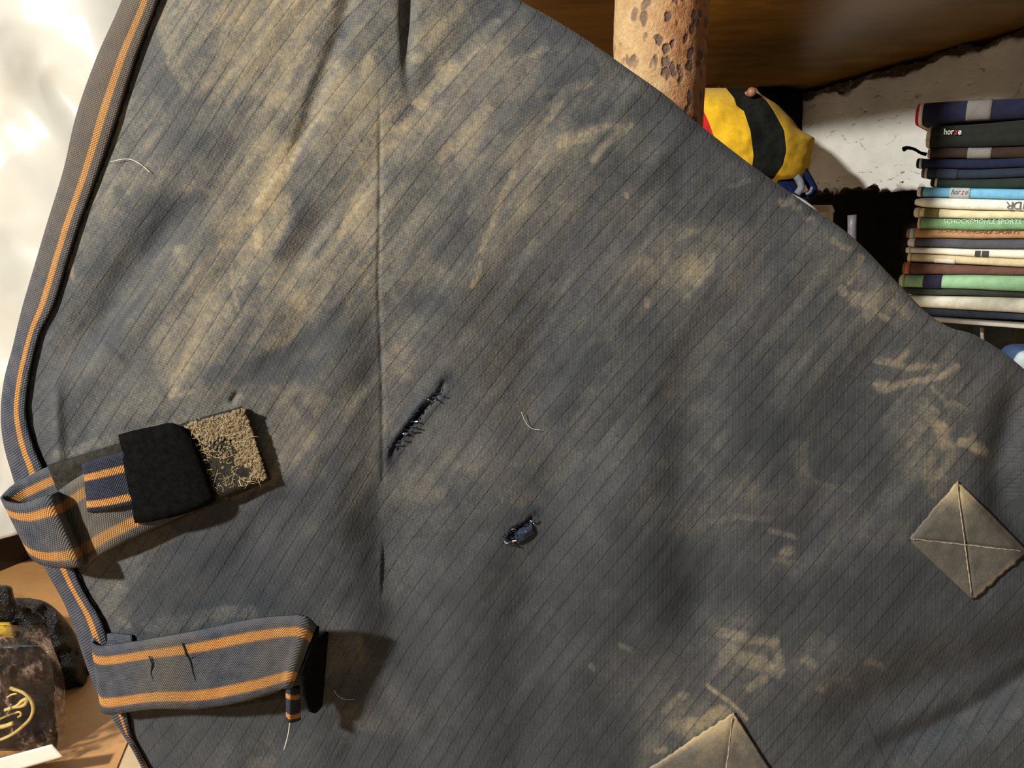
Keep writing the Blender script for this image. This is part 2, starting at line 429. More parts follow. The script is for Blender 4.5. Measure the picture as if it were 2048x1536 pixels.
# tan smears rubbed into the canvas: polyline (px), half width, strength
SMEARS = [
 ([(110, 912), (250, 872), (470, 806)], 9, .46), ([(190, 1130), (260, 1105), (330, 1065)], 20, .36), ([(300, 1255), (500, 1218)], 14, .34), ([(540, 960), (470, 990)], 8, .48), ([(560, 900), (545, 960)], 10, .5), ([(236, 178), (247, 212), (230, 288)], 4, .62), ([(320, 33), (336, 80), (370, 170)], 13, .58),
 ([(655, -10), (600, 60), (575, 140), (552, 200)], 15, .80), ([(625, -10), (560, 100)], 18, .70), ([(545, 165), (534, 215)], 6, .68),
 ([(610, 90), (600, 120)], 8, .8), ([(570, 40), (480, 110), (430, 160)], 24, .62), ([(620, 110), (590, 250)], 14, .62),
 ([(735, 125), (725, 190), (705, 225)], 15, .74), ([(752, 150), (756, 235)], 12, .62), ([(700, 170), (670, 240)], 16, .62),
 ([(988, 45), (930, 105), (880, 160), (838, 208)], 10, .88), ([(962, 90), (880, 175)], 9, .80), ([(920, 10), (880, 55), (835, 120)], 11, .66),
 ([(1012, 28), (1000, 40)], 8, .5), ([(975, 222), (935, 262), (900, 295)], 13, .74), ([(895, 300), (880, 315)], 9, .7),
 ([(812, 238), (785, 262), (768, 298)], 15, .76), ([(846, 240), (885, 212)], 11, .66), ([(848, 225), (850, 255)], 9, .6),
 ([(582, 300), (560, 345), (540, 380), (527, 410)], 20, .92), ([(545, 440), (522, 495)], 15, .72), ([(515, 430), (518, 495)], 7, .9), ([(575, 400), (560, 450), (545, 490)], 8, .72),
 ([(595, 270), (590, 300)], 14, .66), ([(718, 392), (700, 425), (678, 468)], 9, .84), ([(730, 410), (720, 450)], 17, .72), ([(745, 300), (750, 340)], 8, .7),
 ([(1025, 345), (985, 440), (965, 498)], 5, .78), ([(960, 530), (945, 572)], 6, .72), ([(980, 385), (950, 420)], 12, .5),
 ([(1020, 130), (1060, 112), (1092, 98)], 6, .58), ([(1060, 120), (1020, 180), (990, 190)], 20, .5), ([(1178, 164), (1130, 180), (1108, 225), (1060, 280), (1030, 330)], 10, .60),
 ([(1122, 286), (1160, 272), (1188, 262)], 11, .76), ([(1190, 258), (1260, 250)], 8, .58), ([(1248, 262), (1205, 300), (1183, 318)], 7, .60), ([(1085, 190), (1130, 175)], 6, .5),
 ([(545, 522), (530, 560)], 15, .62), ([(655, 555), (610, 625), (545, 690)], 15, .60), ([(600, 570), (625, 600)], 14, .58), ([(640, 530), (600, 545)], 12, .54),
 ([(560, 790), (600, 800), (580, 860), (545, 900)], 26, .50), ([(650, 800), (640, 830)], 12, .52), ([(775, 715), (805, 745)], 13, .50), ([(805, 556), (840, 552)], 8, .46), ([(775, 560), (790, 600)], 10, .44),
 ([(490, 515), (478, 560)], 12, .64), ([(430, 585), (455, 640)], 13, .62), ([(462, 545), (475, 620)], 4, .66), ([(405, 640), (380, 700), (352, 780)], 12, .70), ([(360, 792), (384, 782)], 5, .62), ([(350, 745), (345, 790)], 7, .66),
 ([(440, 680), (470, 660)], 12, .5), ([(280, 822), (350, 800)], 10, .48), ([(363, 505), (366, 530)], 15, .56), ([(140, 515), (146, 562)], 4, .52), ([(480, 430), (500, 455)], 6, .6), ([(483, 440), (475, 470)], 5, .8), ([(372, 375), (390, 365)], 6, .52),
 ([(1380, 535), (1392, 555)], 20, .62), ([(1425, 520), (1415, 545)], 11, .60), ([(1290, 525), (1310, 540)], 14, .46), ([(1290, 600), (1292, 610)], 7, .52), ([(1385, 572), (1375, 590)], 9, .48), ([(1370, 500), (1400, 510)], 16, .48),
 ([(1562, 402), (1580, 398)], 8, .56), ([(1590, 415), (1600, 412)], 5, .45), ([(1612, 438), (1625, 436)], 4, .45), ([(1686, 492), (1700, 500)], 6, .56), ([(1668, 478), (1675, 486)], 5, .48), ([(1250, 388), (1252, 394)], 4, .62), ([(1460, 375), (1500, 360)], 4, .35),
 ([(1722, 516), (1697, 560)], 7, .54), ([(1684, 576), (1688, 584)], 7, .64), ([(1710, 595), (1750, 605), (1740, 630)], 16, .58), ([(1788, 576), (1792, 584)], 5, .48), ([(1764, 634), (1772, 640)], 6, .60), ([(1798, 618), (1815, 636)], 8, .46),
 ([(1752, 722), (1792, 730)], 8, .58), ([(1797, 724), (1815, 702)], 4, .62), ([(1806, 738), (1868, 730)], 6, .60), ([(1755, 775), (1768, 777)], 10, .58), ([(1770, 777), (1820, 766), (1872, 756), (1915, 732)], 6, .64), ([(1866, 776), (1900, 808)], 4, .50), ([(1900, 808), (1908, 806)], 7, .60), ([(1905, 805), (1940, 820)], 3, .44),
 ([(1845, 805), (1862, 835)], 12, .46), ([(1868, 818), (1875, 822)], 6, .54), ([(1872, 850), (1895, 892)], 14, .68), ([(1928, 888), (1960, 902)], 13, .66), ([(1945, 872), (1935, 890)], 9, .58), ([(1860, 925), (1848, 945), (1880, 948)], 11, .56), ([(1880, 950), (1895, 960)], 5, .44), ([(1865, 990), (1872, 980)], 6, .44),
 ([(1590, 930), (1640, 970), (1705, 978)], 4, .26), ([(1600, 900), (1610, 960)], 18, .28), ([(1565, 1108), (1580, 1100)], 9, .56), ([(1418, 1042), (1480, 1034), (1536, 1038)], 6, .36), ([(1540, 1060), (1590, 1075)], 5, .42), ([(1545, 1120), (1590, 1125)], 5, .40),
 ([(1436, 1262), (1500, 1280), (1548, 1284)], 9, .54), ([(1480, 1310), (1530, 1330), (1558, 1345)], 13, .58), ([(1550, 1290), (1565, 1340)], 9, .56), ([(1455, 1290), (1450, 1320)], 14, .46), ([(1522, 1355), (1500, 1375)], 9, .50), ([(1612, 1322), (1626, 1330)], 9, .56), ([(1636, 1376), (1645, 1380)], 6, .50), ([(1735, 1325), (1760, 1335)], 8, .40), ([(1690, 1350), (1640, 1370)], 10, .34),
 ([(1415, 1370), (1460, 1404), (1492, 1436)], 3.5, .72), ([(1450, 1422), (1400, 1446), (1372, 1452)], 12, .74), ([(1330, 1425), (1368, 1392)], 8, .54), ([(1350, 1455), (1400, 1470)], 14, .56), ([(1312, 1504), (1330, 1500)], 5, .6),
 ([(710, 1285), (712, 1318)], 18, .42), ([(235, 1170), (245, 1180)], 9, .42), ([(240, 1240), (255, 1255)], 8, .42), ([(1035, 1005), (1060, 1000)], 12, .36), ([(830, 985), (880, 990)], 18, .42), ([(1180, 1330), (1185, 1338)], 5, .4), ([(1240, 1290), (1262, 1300)], 5, .36), ([(700, 1440), (760, 1450)], 20, .3), ([(540, 1520), (510, 1530)], 14, .36),
]
# clean dark navy places, where the mud never reached
CLEAN = [([(395, 395), (330, 440), (300, 500)], 16, .55), ([(700, 40), (680, 70)], 10, .5), ([(640, 130), (600, 230)], 5, .45), ([(1000, 30), (920, 110)], 18, .5), ([(1060, 40), (1130, 80)], 16, .45), ([(820, 215), (795, 240)], 9, .5), ([(1180, 130), (1110, 190)], 20, .5),
 ([(1220, 210), (1170, 240)], 14, .45), ([(1345, 340), (1350, 380)], 14, .5), ([(680, 620), (640, 660), (560, 720)], 16, .5), ([(600, 430), (560, 510)], 12, .45), ([(440, 740), (420, 760)], 16, .5), ([(480, 760), (520, 730)], 14, .5), ([(215, 690), (250, 720)], 5, .5), ([(1200, 705), (1150, 760), (1120, 830)], 20, .5),
 ([(1380, 850), (1360, 880)], 18, .45), ([(860, 590), (840, 610)], 16, .4), ([(640, 975), (540, 990)], 10, .5), ([(745, 1000), (740, 1040)], 14, .6), ([(990, 1000), (860, 1010)], 14, .3), ([(1560, 840), (1540, 900)], 30, .35), ([(1755, 860), (1740, 920)], 20, .4), ([(1850, 1180), (1800, 1200)], 26, .4), ([(1460, 1180), (1500, 1150)], 26, .45), ([(620, 830), (600, 800)], 12, .4), ([(1390, 480), (1350, 500)], 10, .4), ([(1025, 250), (960, 300)], 10, .35), ([(240, 380), (250, 420)], 10, .4)]
def mudmap(x, y):
    wx = x+13*fbm(x/45., y/45., 21, 4)+5*fbm(x/9., y/9., 31, 2); wy = y+13*fbm(x/45.+9, y/45.+4, 25, 4)+5*fbm(x/9., y/9., 37, 2)
    phi = x+.72*(y-768); psi = y-.72*x
    brush = fbm(phi/11., psi/150., 41, 4)
    m = coarse(wx+6, wy)*1.0
    m = m**1.12*(1-.18*np.clip((x-900)/300, 0, 1)*np.clip((y-450)/200, 0, 1))+brush*.26*np.clip(m*1.6, .25, 1)+.09*fbm(x/34., y/34., 51, 4)
    for L, sgn in ((SMEARS, 1), (CLEAN, -1)):
        for pts, wd, st in L:
            ax = [p[0] for p in pts]; ay = [p[1] for p in pts]; mg = wd*2+40
            k = (x > min(ax)-mg) & (x < max(ax)+mg) & (y > min(ay)-mg) & (y < max(ay)+mg)
            if not k.any(): continue
            kw = min(1., wd/11.)*.9; d, t, _ = seg_dist(x[k]+(wx-x)[k]*kw, y[k]+(wy-y)[k]*kw, pts)
            a = 1-np.clip((d-wd*.55)/(wd*.75+2), 0, 1); a = a*a*(3-2*a)
            a = a*np.clip(.96+brush[k]*.5, .5, 1)*np.clip(.92+.75*fbm(x[k]/8., y[k]/8., 57, 3), .25, 1)
            if sgn > 0: m[k] = np.maximum(m[k], m[k]*(1-a)+a*st*(1.12 if pts[0][0] > 1250 else 1))
            else: m[k] = m[k]*(1-a*st)
    return np.clip(m, 0, 1.05)

NR, NC, NB = 620, 800, 40
def build_rug():
    r = root('horse_rug', V(900, 768, RY0).to_tuple(), 'muddy navy ripstop horse rug hanging across the foreground, torn and patched', 'horse rug')
    ys = np.linspace(-100, 1660, NR)
    L = cur(BO, ys)+8; R = edgeR(ys)
    s = np.linspace(0, 1, NC); s = 1-(1-s)**1.12
    X = L[:, None]*(1-s)+R[:, None]*s; Y = np.repeat(ys[:, None], NC, 1)
    fy = F(X, Y); P = atY(X, Y, RY0+fy)
    # back side of the drape: the cloth goes on behind the fold
    tb = np.linspace(0, 1, NB)[1:]
    XB = R[:, None]-260*tb[None, :]**1.3; YB = np.repeat(ys[:, None], NB-1, 1)
    PB = atY(XB, YB, RY0+fy[:, -1:]+.004+.05*np.sin(np.minimum(tb*1.8, 1)*math.pi/2)[None, :])
    P = np.concatenate([P, PB], 1); X2 = np.concatenate([X, 2*R[:, None]-XB], 1); Y2 = np.concatenate([Y, YB], 1)
    nc = NC+NB-1
    mud = mudmap(X2, Y2)
    k = .66+.2*np.clip((X2-500)/900, 0, 1)
    fz = np.concatenate([fy, np.repeat(fy[:, -1:], NB-1, 1)], 1)
    th = np.stack([X2+k*(Y2-768)+1100*fz, Y2-.74*X2+500*fz, 0*X2], -1)
    tear = np.zeros_like(X2)
    for pts, wd in ((TEAR1, 4.4), (TEAR2, 4.2)):
        q = (np.abs(X2-pts[0][0]) < 220) & (np.abs(Y2-pts[0][1]) < 260)
        xx = X2[q]; yy = Y2[q]
        d, t, _ = seg_dist(xx+10*fbm(xx/14., yy/14., 3, 3), yy+10*fbm(xx/14., yy/14., 8, 3), pts)
        wv = wd*(.25+1.1*np.sin(np.clip(t, 0, 1)*math.pi)**.6)
        tear[q] = np.maximum(np.clip(1.0-(d-wv*.8)/3.0, 0, 1), .6*np.clip(1-(d-wv)/12, 0, 1)**1.2)
        mud[q] *= 1-.75*np.clip(1-(d-wv)/30, 0, 1)
    me = bpy.data.meshes.new('rug_cloth'); f = gridfaces(NR, nc, 0, True).astype(np.int32)
    nv = NR*nc; nf = len(f)
    me.vertices.add(nv); me.vertices.foreach_set('co', P.reshape(-1).astype(np.float32))
    me.loops.add(nf*4); me.loops.foreach_set('vertex_index', f.ravel())
    me.polygons.add(nf); me.polygons.foreach_set('loop_start', np.arange(nf, dtype=np.int32)*4)
    me.update(calc_edges=True)
    for nm, a in (('mud', mud), ('tear', tear)):
        at = me.attributes.new(nm, 'FLOAT', 'POINT'); at.data.foreach_set('value', a.ravel().astype(np.float32))
    at = me.attributes.new('uvp', 'FLOAT_VECTOR', 'POINT'); at.data.foreach_set('vector', th.reshape(-1).astype(np.float32))
    link('rug_cloth', me, RUG, r)
    # edge binding
    yb = np.linspace(-100, 1655, 420); o = cur(BO, yb); i_ = cur(BI, yb)
    vv = np.linspace(0, 1, 13)
    X = o[:, None]*(1-vv)+i_[:, None]*vv; Y = np.repeat(yb[:, None], 13, 1)+vv[None, :]*6
    bulge = .0028+.0022*np.sin(vv*math.pi)[None, :]**.7
    P = atY(X, Y, RY0+F(np.maximum(X, o[:, None]+8), Y)-bulge)
    P[:, 0] = atY(X[:, 0], Y[:, 0], RY0+F(o+8, yb)+.002)
    al = np.concatenate([[0], np.cumsum(np.hypot(np.diff(o), np.diff(yb)))])
    wpx = np.hypot(i_-o, 6)
    uv = np.stack([np.repeat(al[:, None], 13, 1), np.repeat(vv[None], 420, 0), np.repeat(wpx[:, None], 13, 1)], -1)
    dm = np.interp(Y, [0, 330, 560, 760, 1200], [.78, .66, .42, .14, .05])*np.interp(vv, [0, .3, 1], [.8, 1, .85])[None]
    shell('edge_binding', P, WEB_BIND, .002, r, uv, {'mud': dm})
    q = np.linspace(-100, 1500, 300); xi = cur(BI, q)+1.5+2.0*fbm(q/9., q*0+2., 4, 2)
    b = rug(xi, q, .0012)
    rad = np.interp(q, [0, 250, 620, 720, 1500], [.0017, .0021, .0019, .0009, .0009])*(1+.5*fbm(q/7., q*0, 6, 2))
    tube('seam_cord', b, rad, STITCH, r, 5, 300)
    return r
rugroot = build_rug()

def ribbon(name, st, mat, thick, parent, n=60, m=11, mud=.15, wrinkle=.0, bend=None):
    st = np.array(st, float)
    T = catmull(st[:, :3], n); B = catmull(st[:, 3:], n); v = np.linspace(0, 1, m)
    X = T[:, None, 0]*(1-v)+B[:, None, 0]*v; Y = T[:, None, 1]*(1-v)+B[:, None, 1]*v
    O = T[:, None, 2]*(1-v)+B[:, None, 2]*v
    if bend is not None: O = O+bend*np.sin(v*math.pi)[None]
    base = RY0+np.repeat(F(np.clip(X, cur(BO, Y)+10, None), Y).mean(1, keepdims=True), m, 1)
    P = atY(X, Y, base-O*.001+wrinkle*fbm(X/22., Y/22., 17, 3))
    c = P[:, m//2]; al = np.concatenate([[0], np.cumsum(np.linalg.norm(np.diff(c, axis=0), axis=1))])/.0004
    wd = np.linalg.norm(P[:, 0]-P[:, -1], axis=1)/.0004
    uv = np.stack([np.repeat(al[:, None], m, 1), np.repeat(v[None], n, 0), np.repeat(wd[:, None], m, 1)], -1)
    mm = mud(X, Y) if callable(mud) else np.full(X.shape, mud)
    return shell(name, P.transpose(1, 0, 2), mat, thick, parent, uv.transpose(1, 0, 2), {'mud': mm.T})

# upper chest strap with its hook-and-loop end
ribbon('strap_backing', [(100, 928, 4, 175, 1112, 4), (245, 884, 4, 300, 1062, 4), (380, 842, 4, 430, 1008, 4), (484, 812, 4, 543, 958, 4)], OLIVEFUZZ, .003, rugroot, wrinkle=.0012)
hook = ribbon('hook_pad', [(362, 850, 6.2, 415, 1003, 6.2), (430, 830, 6.2, 480, 980, 6.2), (488, 817, 6.0, 534, 955, 6.0)], OLIVEFUZZ, .003, rugroot, wrinkle=.0015)
ribbon('upper_strap', [(112, 926, 6, 130, 1070, 6), (70, 945, 9, 100, 1085, 10), (28, 968, 14, 70, 1095, 15), (6, 992, 21, 62, 1106, 21), (20, 1003, 27, 80, 1124, 27), (50, 1005, 31, 112, 1133, 30), (88, 992, 31, 152, 1133, 29), (104, 988, 25, 165, 1130, 23), (112, 984, 13, 172, 1126, 12), (128, 974, 9, 188, 1118, 9), (171, 945, 12, 240, 1088, 11), (245, 905, 10, 318, 1052, 9), (330, 880, 9, 385, 1022, 9)], WEB, .0022, rugroot, 110,
       mud=lambda X, Y: np.clip(.15+.75*np.exp(-((X-200)/70)**2)+.3*np.exp(-((X-150)/25)**2), 0, 1), wrinkle=.0008)
ribbon('loop_flap', [(244, 868, 10.9, 276, 1042, 10.9), (262, 862, 13.2, 300, 1040, 13.2), (305, 853, 14.6, 350, 1030, 14.1), (345, 846, 13.7, 395, 1016, 13.2), (370, 860, 11.4, 420, 1004, 10.9), (378, 872, 8.7, 428, 1000, 8.7)], BLACKFUZZ, .004, rugroot, wrinkle=.0015, bend=2.0)
ribbon('elastic_keeper', [(178, 922, 10.1, 190, 1020, 10.1), (169, 926, 11.9, 181, 1022, 11.9), (174, 924, 14.1, 186, 1022, 14.1), (205, 914, 15, 222, 1018, 15), (250, 902, 14.1, 270, 1008, 14.1)], WEB_KEEP, .002, rugroot, 40, mud=.0, wrinkle=.0006)
# lower chest strap
ribbon('strap_backing', [(262, 1290, 4, 285, 1410, 4), (400, 1280, 4, 420, 1414, 4), (560, 1260, 5, 575, 1392, 5)], OLIVEFUZZ, .003, rugroot, wrinkle=.001)
ribbon('lower_strap', [(262, 1272, 6, 280, 1408, 6), (215, 1268, 8, 232, 1414, 8), (191, 1274, 12, 210, 1414, 12), (190, 1286, 15, 208, 1420, 15), (215, 1290, 17, 225, 1426, 17), (300, 1277, 19, 312, 1415, 19), (400, 1259, 22, 402, 1415, 21), (500, 1238, 28, 490, 1400, 26), (575, 1230, 34, 556, 1380, 31), (612, 1232, 37, 572, 1374, 35), (632, 1248, 32, 582, 1372, 33)], WEB, .0024, rugroot, 120,
       mud=lambda X, Y: np.clip(.08+.55*np.exp(-((X-330)/60)**2)+.35*np.exp(-((X-560)/70)**2), 0, 1), wrinkle=.0010)
ribbon('hook_strip_and_shadow', [(633, 1250, 31, 598, 1345, 33), (630, 1268, 26, 606, 1392, 30), (634, 1275, 20, 616, 1420, 24), (642, 1272, 14, 626, 1424, 16), (652, 1262, 8, 640, 1410, 8)], BLACKFUZZ, .003, rugroot, 30, wrinkle=.0012)  # black hook strip, widened to stand in for the strap's shadow too
ribbon('elastic_keeper', [(600, 1372, 26, 602, 1440, 25), (590, 1374, 31, 592, 1444, 30), (581, 1372, 36, 580, 1446, 35), (572, 1370, 34, 573, 1440, 33), (571, 1366, 30, 572, 1436, 29)], WEB_KEEP, .0016, rugroot, 30, mud=0)
tube('loose_thread', [V(580, 1444, RY0-.034), V(576, 1470, RY0-.034), V(568, 1500, RY0-.034)], .0004, HAIR, rugroot, 5)

for pts in ([(364, 1287), (369, 1298), (372, 1308), (380, 1322), (386, 1345), (393, 1366), (393, 1384), (396, 1398)], [(380, 1316), (395, 1312), (412, 1320), (425, 1334), (418, 1338)], [(298, 1312), (304, 1328), (302, 1345), (308, 1362)]):
    q = np.array(pts, float); h = .0230
    tube('webbing_crack', atY(q[:, 0], q[:, 1], RY0+F(q[:, 0], q[:, 1])-h+.0009*(q[:, 0] < 340)), .0006, NAVYTHREAD, rugroot, 5, 40)
# mud crust and straw fibres caught in the hook pad
def hook_dirt():
    g = (1+5**.5)/2
    ico = np.array([(-1, g, 0), (1, g, 0), (-1, -g, 0), (1, -g, 0), (0, -1, g), (0, 1, g), (0, -1, -g), (0, 1, -g), (g, 0, -1), (g, 0, 1), (-g, 0, -1), (-g, 0, 1)])/1.9
    icf = np.array([(0, 11, 5), (0, 5, 1), (0, 1, 7), (0, 7, 10), (0, 10, 11), (1, 5, 9), (5, 11, 4), (11, 10, 2), (10, 7, 6), (7, 1, 8), (3, 9, 4), (3, 4, 2), (3, 2, 6), (3, 6, 8), (3, 8, 9), (4, 9, 5), (2, 4, 11), (6, 2, 10), (8, 6, 7), (9, 8, 1)])
    r_ = np.random.RandomState(4); u = r_.rand(9000); v = r_.rand(9000)
    nz = np.sin(u*17+v*9)*.08+np.sin(v*23-u*7)*.07
    keep = ((u > .68+nz) | (v < .26+nz) | (r_.rand(9000) < .06)) & ~((u < .1) & (v > .3)); u, v = u[keep], v[keep]; n = len(u)
    tx, ty = 368+120*u, 852-34*u; bx, by = 418+115*u, 1000-45*u
    x, y = tx*(1-v)+bx*v, ty*(1-v)+by*v
    c = atY(x, y, RY0+F(x, y)-.0086-r_.rand(n)*.0010)
    rad = (.0004+.0009*r_.rand(n)*r_.rand(n))[:, None, None]*np.stack([1+r_.rand(n), .5+.4*r_.rand(n), 1+r_.rand(n)], -1)[:, None, :]
    a = r_.rand(n)*6.28; rx, rz = np.cos(a)[:, None], np.sin(a)[:, None]
    p = np.repeat((ico*(1+.25*r_.randn(12, 1)))[None], n, 0); q = p.copy(); q[..., 0] = p[..., 0]*rx-p[..., 2]*rz; q[..., 2] = p[..., 0]*rz+p[..., 2]*rx
    o = from_np('mud_crust', (c[:, None]+q*rad).reshape(-1, 3), (icf[None]+np.arange(n)[:, None, None]*12).reshape(-1, 3), MUDCLOD, hook); o['kind'] = 'stuff'
    vs, fs = [], []
    for k in range(120):
        u, v = rng.random(), rng.random()
        tx, ty = 366+(488-366)*u, 852+(818-852)*u; bx, by = 418+(533-418)*u, 1000+(955-1000)*u
        x, y = tx*(1-v)+bx*v, ty*(1-v)+by*v; a = rng.random()*6.28; l = 4+14*rng.random(); c = rng.uniform(-9, 9)
        pts = [(x-l*math.cos(a), y-l*math.sin(a)), (x+c*math.sin(a), y-c*math.cos(a)), (x+l*math.cos(a), y+l*math.sin(a))]
        P = catmull(np.array([atY(px, py, RY0-.0105-rng.random()*.0015+float(F(np.array([px]), np.array([py]))[0])).tolist() for px, py in pts]), 6)
        b0 = len(vs); w_ = .00013
        for q in P: vs += [q+np.array([0, 0, w_]), q+np.array([w_, 0, -w_*.5]), q+np.array([-w_, -w_, -w_*.5])]
        for i in range(5):
            for j in range(3):
                k2 = (j+1) % 3; fs.append((b0+i*3+j, b0+i*3+k2, b0+i*3+3+k2, b0+i*3+3+j))
    o = from_np('straw_fibres', vs, fs, STRAW, hook); o['kind'] = 'stuff'
hook_dirt()

# sewn square patches
PATCH = NT('grey_brown_patch_canvas')
_n = PATCH.noise(70, 4, .7); _n2 = PATCH.noise(900, 2)
_d = PATCH.math('ADD', PATCH.attr('mud'), PATCH.math('MULTIPLY', PATCH.math('SUBTRACT', _n, .5), .75))
_d = PATCH.math('ADD', _d, PATCH.math('MULTIPLY', PATCH.math('SUBTRACT', _n2, .5), .5))
PATCH.bump(_n2, .5, .0006)
PATCHM = PATCH.out(col=PATCH.ramp(_d, [(0, (.060, .055, .047)), (.3, (.098, .088, .072)), (.6, (.185, .155, .112)), (1, (.34, .26, .15))]), rough=.85, spec=.15)
THREADM = m_plain('pale_stitching', (.30, .255, .19), .9, .1, 200, .3)
def patch(cs, dirt):
    a, b, c, d = [np.array(p, float) for p in cs]; n = 60
    u = np.linspace(0, 1, n)[None, :, None]; v = np.linspace(0, 1, n)[:, None, None]
    q = (a*(1-u)+b*u)*(1-v)+(d*(1-u)+c*u)*v
    jag = 3.0*fbm(q[..., 0]/9., q[..., 1]/9., 61, 2)
    e = np.minimum(np.minimum(u[..., 0], 1-u[..., 0]), np.minimum(v[..., 0], 1-v[..., 0]))
    q = q+(jag*np.clip(1-e*12, 0, 1))[..., None]
    off = .0016+.0016*np.clip(e*12, 0, 1)
    stitch = np.exp(-((u[..., 0]-v[..., 0])/.018)**2)+np.exp(-((u[..., 0]+v[..., 0]-1)/.018)**2)
    off = off-.0012*np.clip(stitch, 0, 1)
    P = rug(q[..., 0], q[..., 1], off)
    o = shell('sewn_patch', P, PATCHM, .002, rugroot, None, {'mud': np.clip(dirt(u[..., 0], v[..., 0], q)+0*q[..., 0], 0, 1.1)})
    for p0, p1 in ((a, c), (b, d)):
        t = np.linspace(.04, .96, 60)[:, None]; L = p0*(1-t)+p1*t
        L = L+1.5*fbm(L[:, 0]/9., L[:, 1]/9., 71, 2)[:, None]
        tube('stitching', rug(L[:, 0], L[:, 1], .0052), .00055*(1+.25*np.sin(np.arange(60)*1.7)), THREADM, o, 5, 60)
    return o
patch([(1913, 962), (2051, 1103), (1944, 1197), (1816, 1077)], lambda u, v, q: .22+.95*np.exp(-((u*.9)**2+(v*.9)**2)/.06)+.35*np.clip((u-.90)/.08, 0, 1)*np.clip((v-.1)/.2, 0, 1)+.2*np.clip(1-v/.05, 0, 1)+.15*np.clip(1-u/.05, 0, 1))
patch([(1466, 1424), (1585, 1610), (1430, 1740), (1288, 1542)], lambda u, v, q: .25+.8*np.exp(-(u**2+(v*.5)**2)/.05)+.5*np.clip(1-u/.05, 0, 1)+.1*np.clip(1-v/.05, 0, 1))

# frayed edges of the two tears
def fray(pts, n, seed):
    rr = random.Random(seed); P = catmull(np.array(pts, float), 80)
    for k in range(n):
        i = rr.randrange(8, 72); x, y = P[i]; a = rr.uniform(-.6, .6)+(0 if rr.random() < .5 else math.pi); l = rr.uniform(5, 15)
        x += rr.uniform(-5, 5); y += rr.uniform(-5, 5)
        q = [(x, y), (x+l*.5*math.cos(a)+rr.uniform(-3, 3), y+l*.5*math.sin(a)+rr.uniform(-3, 3)), (x+l*math.cos(a), y+l*math.sin(a)+rr.uniform(-4, 4))]
        tube('frayed_thread', np.array([rug(p[0], p[1], .002+.003*rr.random()) for p in q]), rr.uniform(.0003, .0007), HAIR if rr.random() < .12 else NAVYTHREAD, rugroot, 4, 7)
fl_ = rug(np.linspace(0, 1, 12)[None, :]*np.array([[34.]]*10)+np.linspace(0, 1, 10)[:, None]*8+1028, 1064-np.linspace(0, 1, 12)[None, :]*22+np.linspace(0, 1, 10)[:, None]*24, .0010+.0022*np.sin(np.linspace(.1, 1, 10)[:, None]*math.pi*.8)*np.sin(np.linspace(0, 1, 12)[None, :]*math.pi))
shell('torn_flap', fl_, NAVYTHREAD, .0008, rugroot)
fray([(1012, 1066), (1018, 1078), (1020, 1088)], 22, 5)
fray(TEAR1, 34, 1); fray(TEAR2, 18, 2)
fixes = [rugroot]

RAILM = m_plain('grey_steel_rail', (.18, .17, .16), .45, .4)
q = np.linspace(300, 1020, 12); rp = atY(q, q*0-96, RY0+.026); rp[:, 2] = rp[:, 2].mean(); rp = np.concatenate([[rp[0]-[.12, 0, 0]], rp, [rp[-1]+[.10, 0, 0]]])
o = tube('hanging_rail', rp, .011, RAILM, rugroot, 14, 40)
# hairs lying on the rug
def hair(pts, label):
    o = tube('horse_hair', np.array([rug(p[0], p[1], .003) for p in pts]), .00025, HAIR, None, 4, 24)
    tag(o, label, 'hair')
hair([(222, 323), (255, 318), (280, 328), (300, 345)], 'long pale hair curved on the rug near its upper left binding')
hair([(1043, 824), (1050, 842), (1062, 856), (1080, 860)], 'short white hair lying right of the long tear')
hair([(668, 1380), (676, 1392), (692, 1399), (708, 1399)], 'fine pale hair on the rug right of the lower strap end')

# ------------------------------------------------------------------ setting
PLASTER = m_plaster(); DARK = m_plain('recess_shade_boards', (.012, .010, .007), .9, .1, 12, .5, .4, .004)  # near-black boards: shade of the recess and corner put into the colour
# floor in two linoleum sheets with a seam
def box(name, corners, z0, z1, mat, parent=None, bevel=0.0):
    bm = bmesh.new(); lo = [bm.verts.new((x, y, z0)) for x, y in corners]; hi = [bm.verts.new((x, y, z1)) for x, y in corners]
    n = len(corners); bm.faces.new(lo[::-1]); bm.faces.new(hi)
    for i in range(n): bm.faces.new((lo[i], lo[(i+1) % n], hi[(i+1) % n], hi[i]))
    bmesh.ops.recalc_face_normals(bm, faces=bm.faces)
    if bevel: bmesh.ops.bevel(bm, geom=bm.edges[:], offset=bevel, segments=2, affect='EDGES', profile=.5)
    me = bpy.data.meshes.new(name); bm.to_mesh(me); bm.free()
    return link(name, me, mat, parent, False)
fl = struct(box('floor', [(-3.0, -1.5), (2.2, -1.5), (2.2, 3.4), (-3.0, 3.4)], -.05, -.003, m_plain('floor_underlay', (.30, .22, .14), .8)))
s0 = onplane(262, 1472, (0, 0, 0), (0, 0, 1)); s1 = onplane(232, 1545, (0, 0, 0), (0, 0, 1)); sd = (s0-s1)[:2]; sd /= np.linalg.norm(sd); sn = np.array([-sd[1], sd[0]])
FLOORM = m_floor(); FLOOR2 = m_plain('pale_linoleum', (.62, .45, .26), .5, .4, 8, .12, .1, .002)
A_ = s0[:2]+sd*2.2; B_ = s0[:2]-sd*2.2; g = sn*.0025
struct(box('linoleum_sheet', [tuple(A_+g), tuple(A_+sn*2.0), tuple(B_+sn*2.0), tuple(B_+g)], -.003, 0, FLOORM, fl))
struct(box('linoleum_sheet', [tuple(A_-g), tuple(B_-g), tuple(B_-sn*2.2), tuple(A_-sn*2.2)], -.003, 0, FLOOR2, fl))

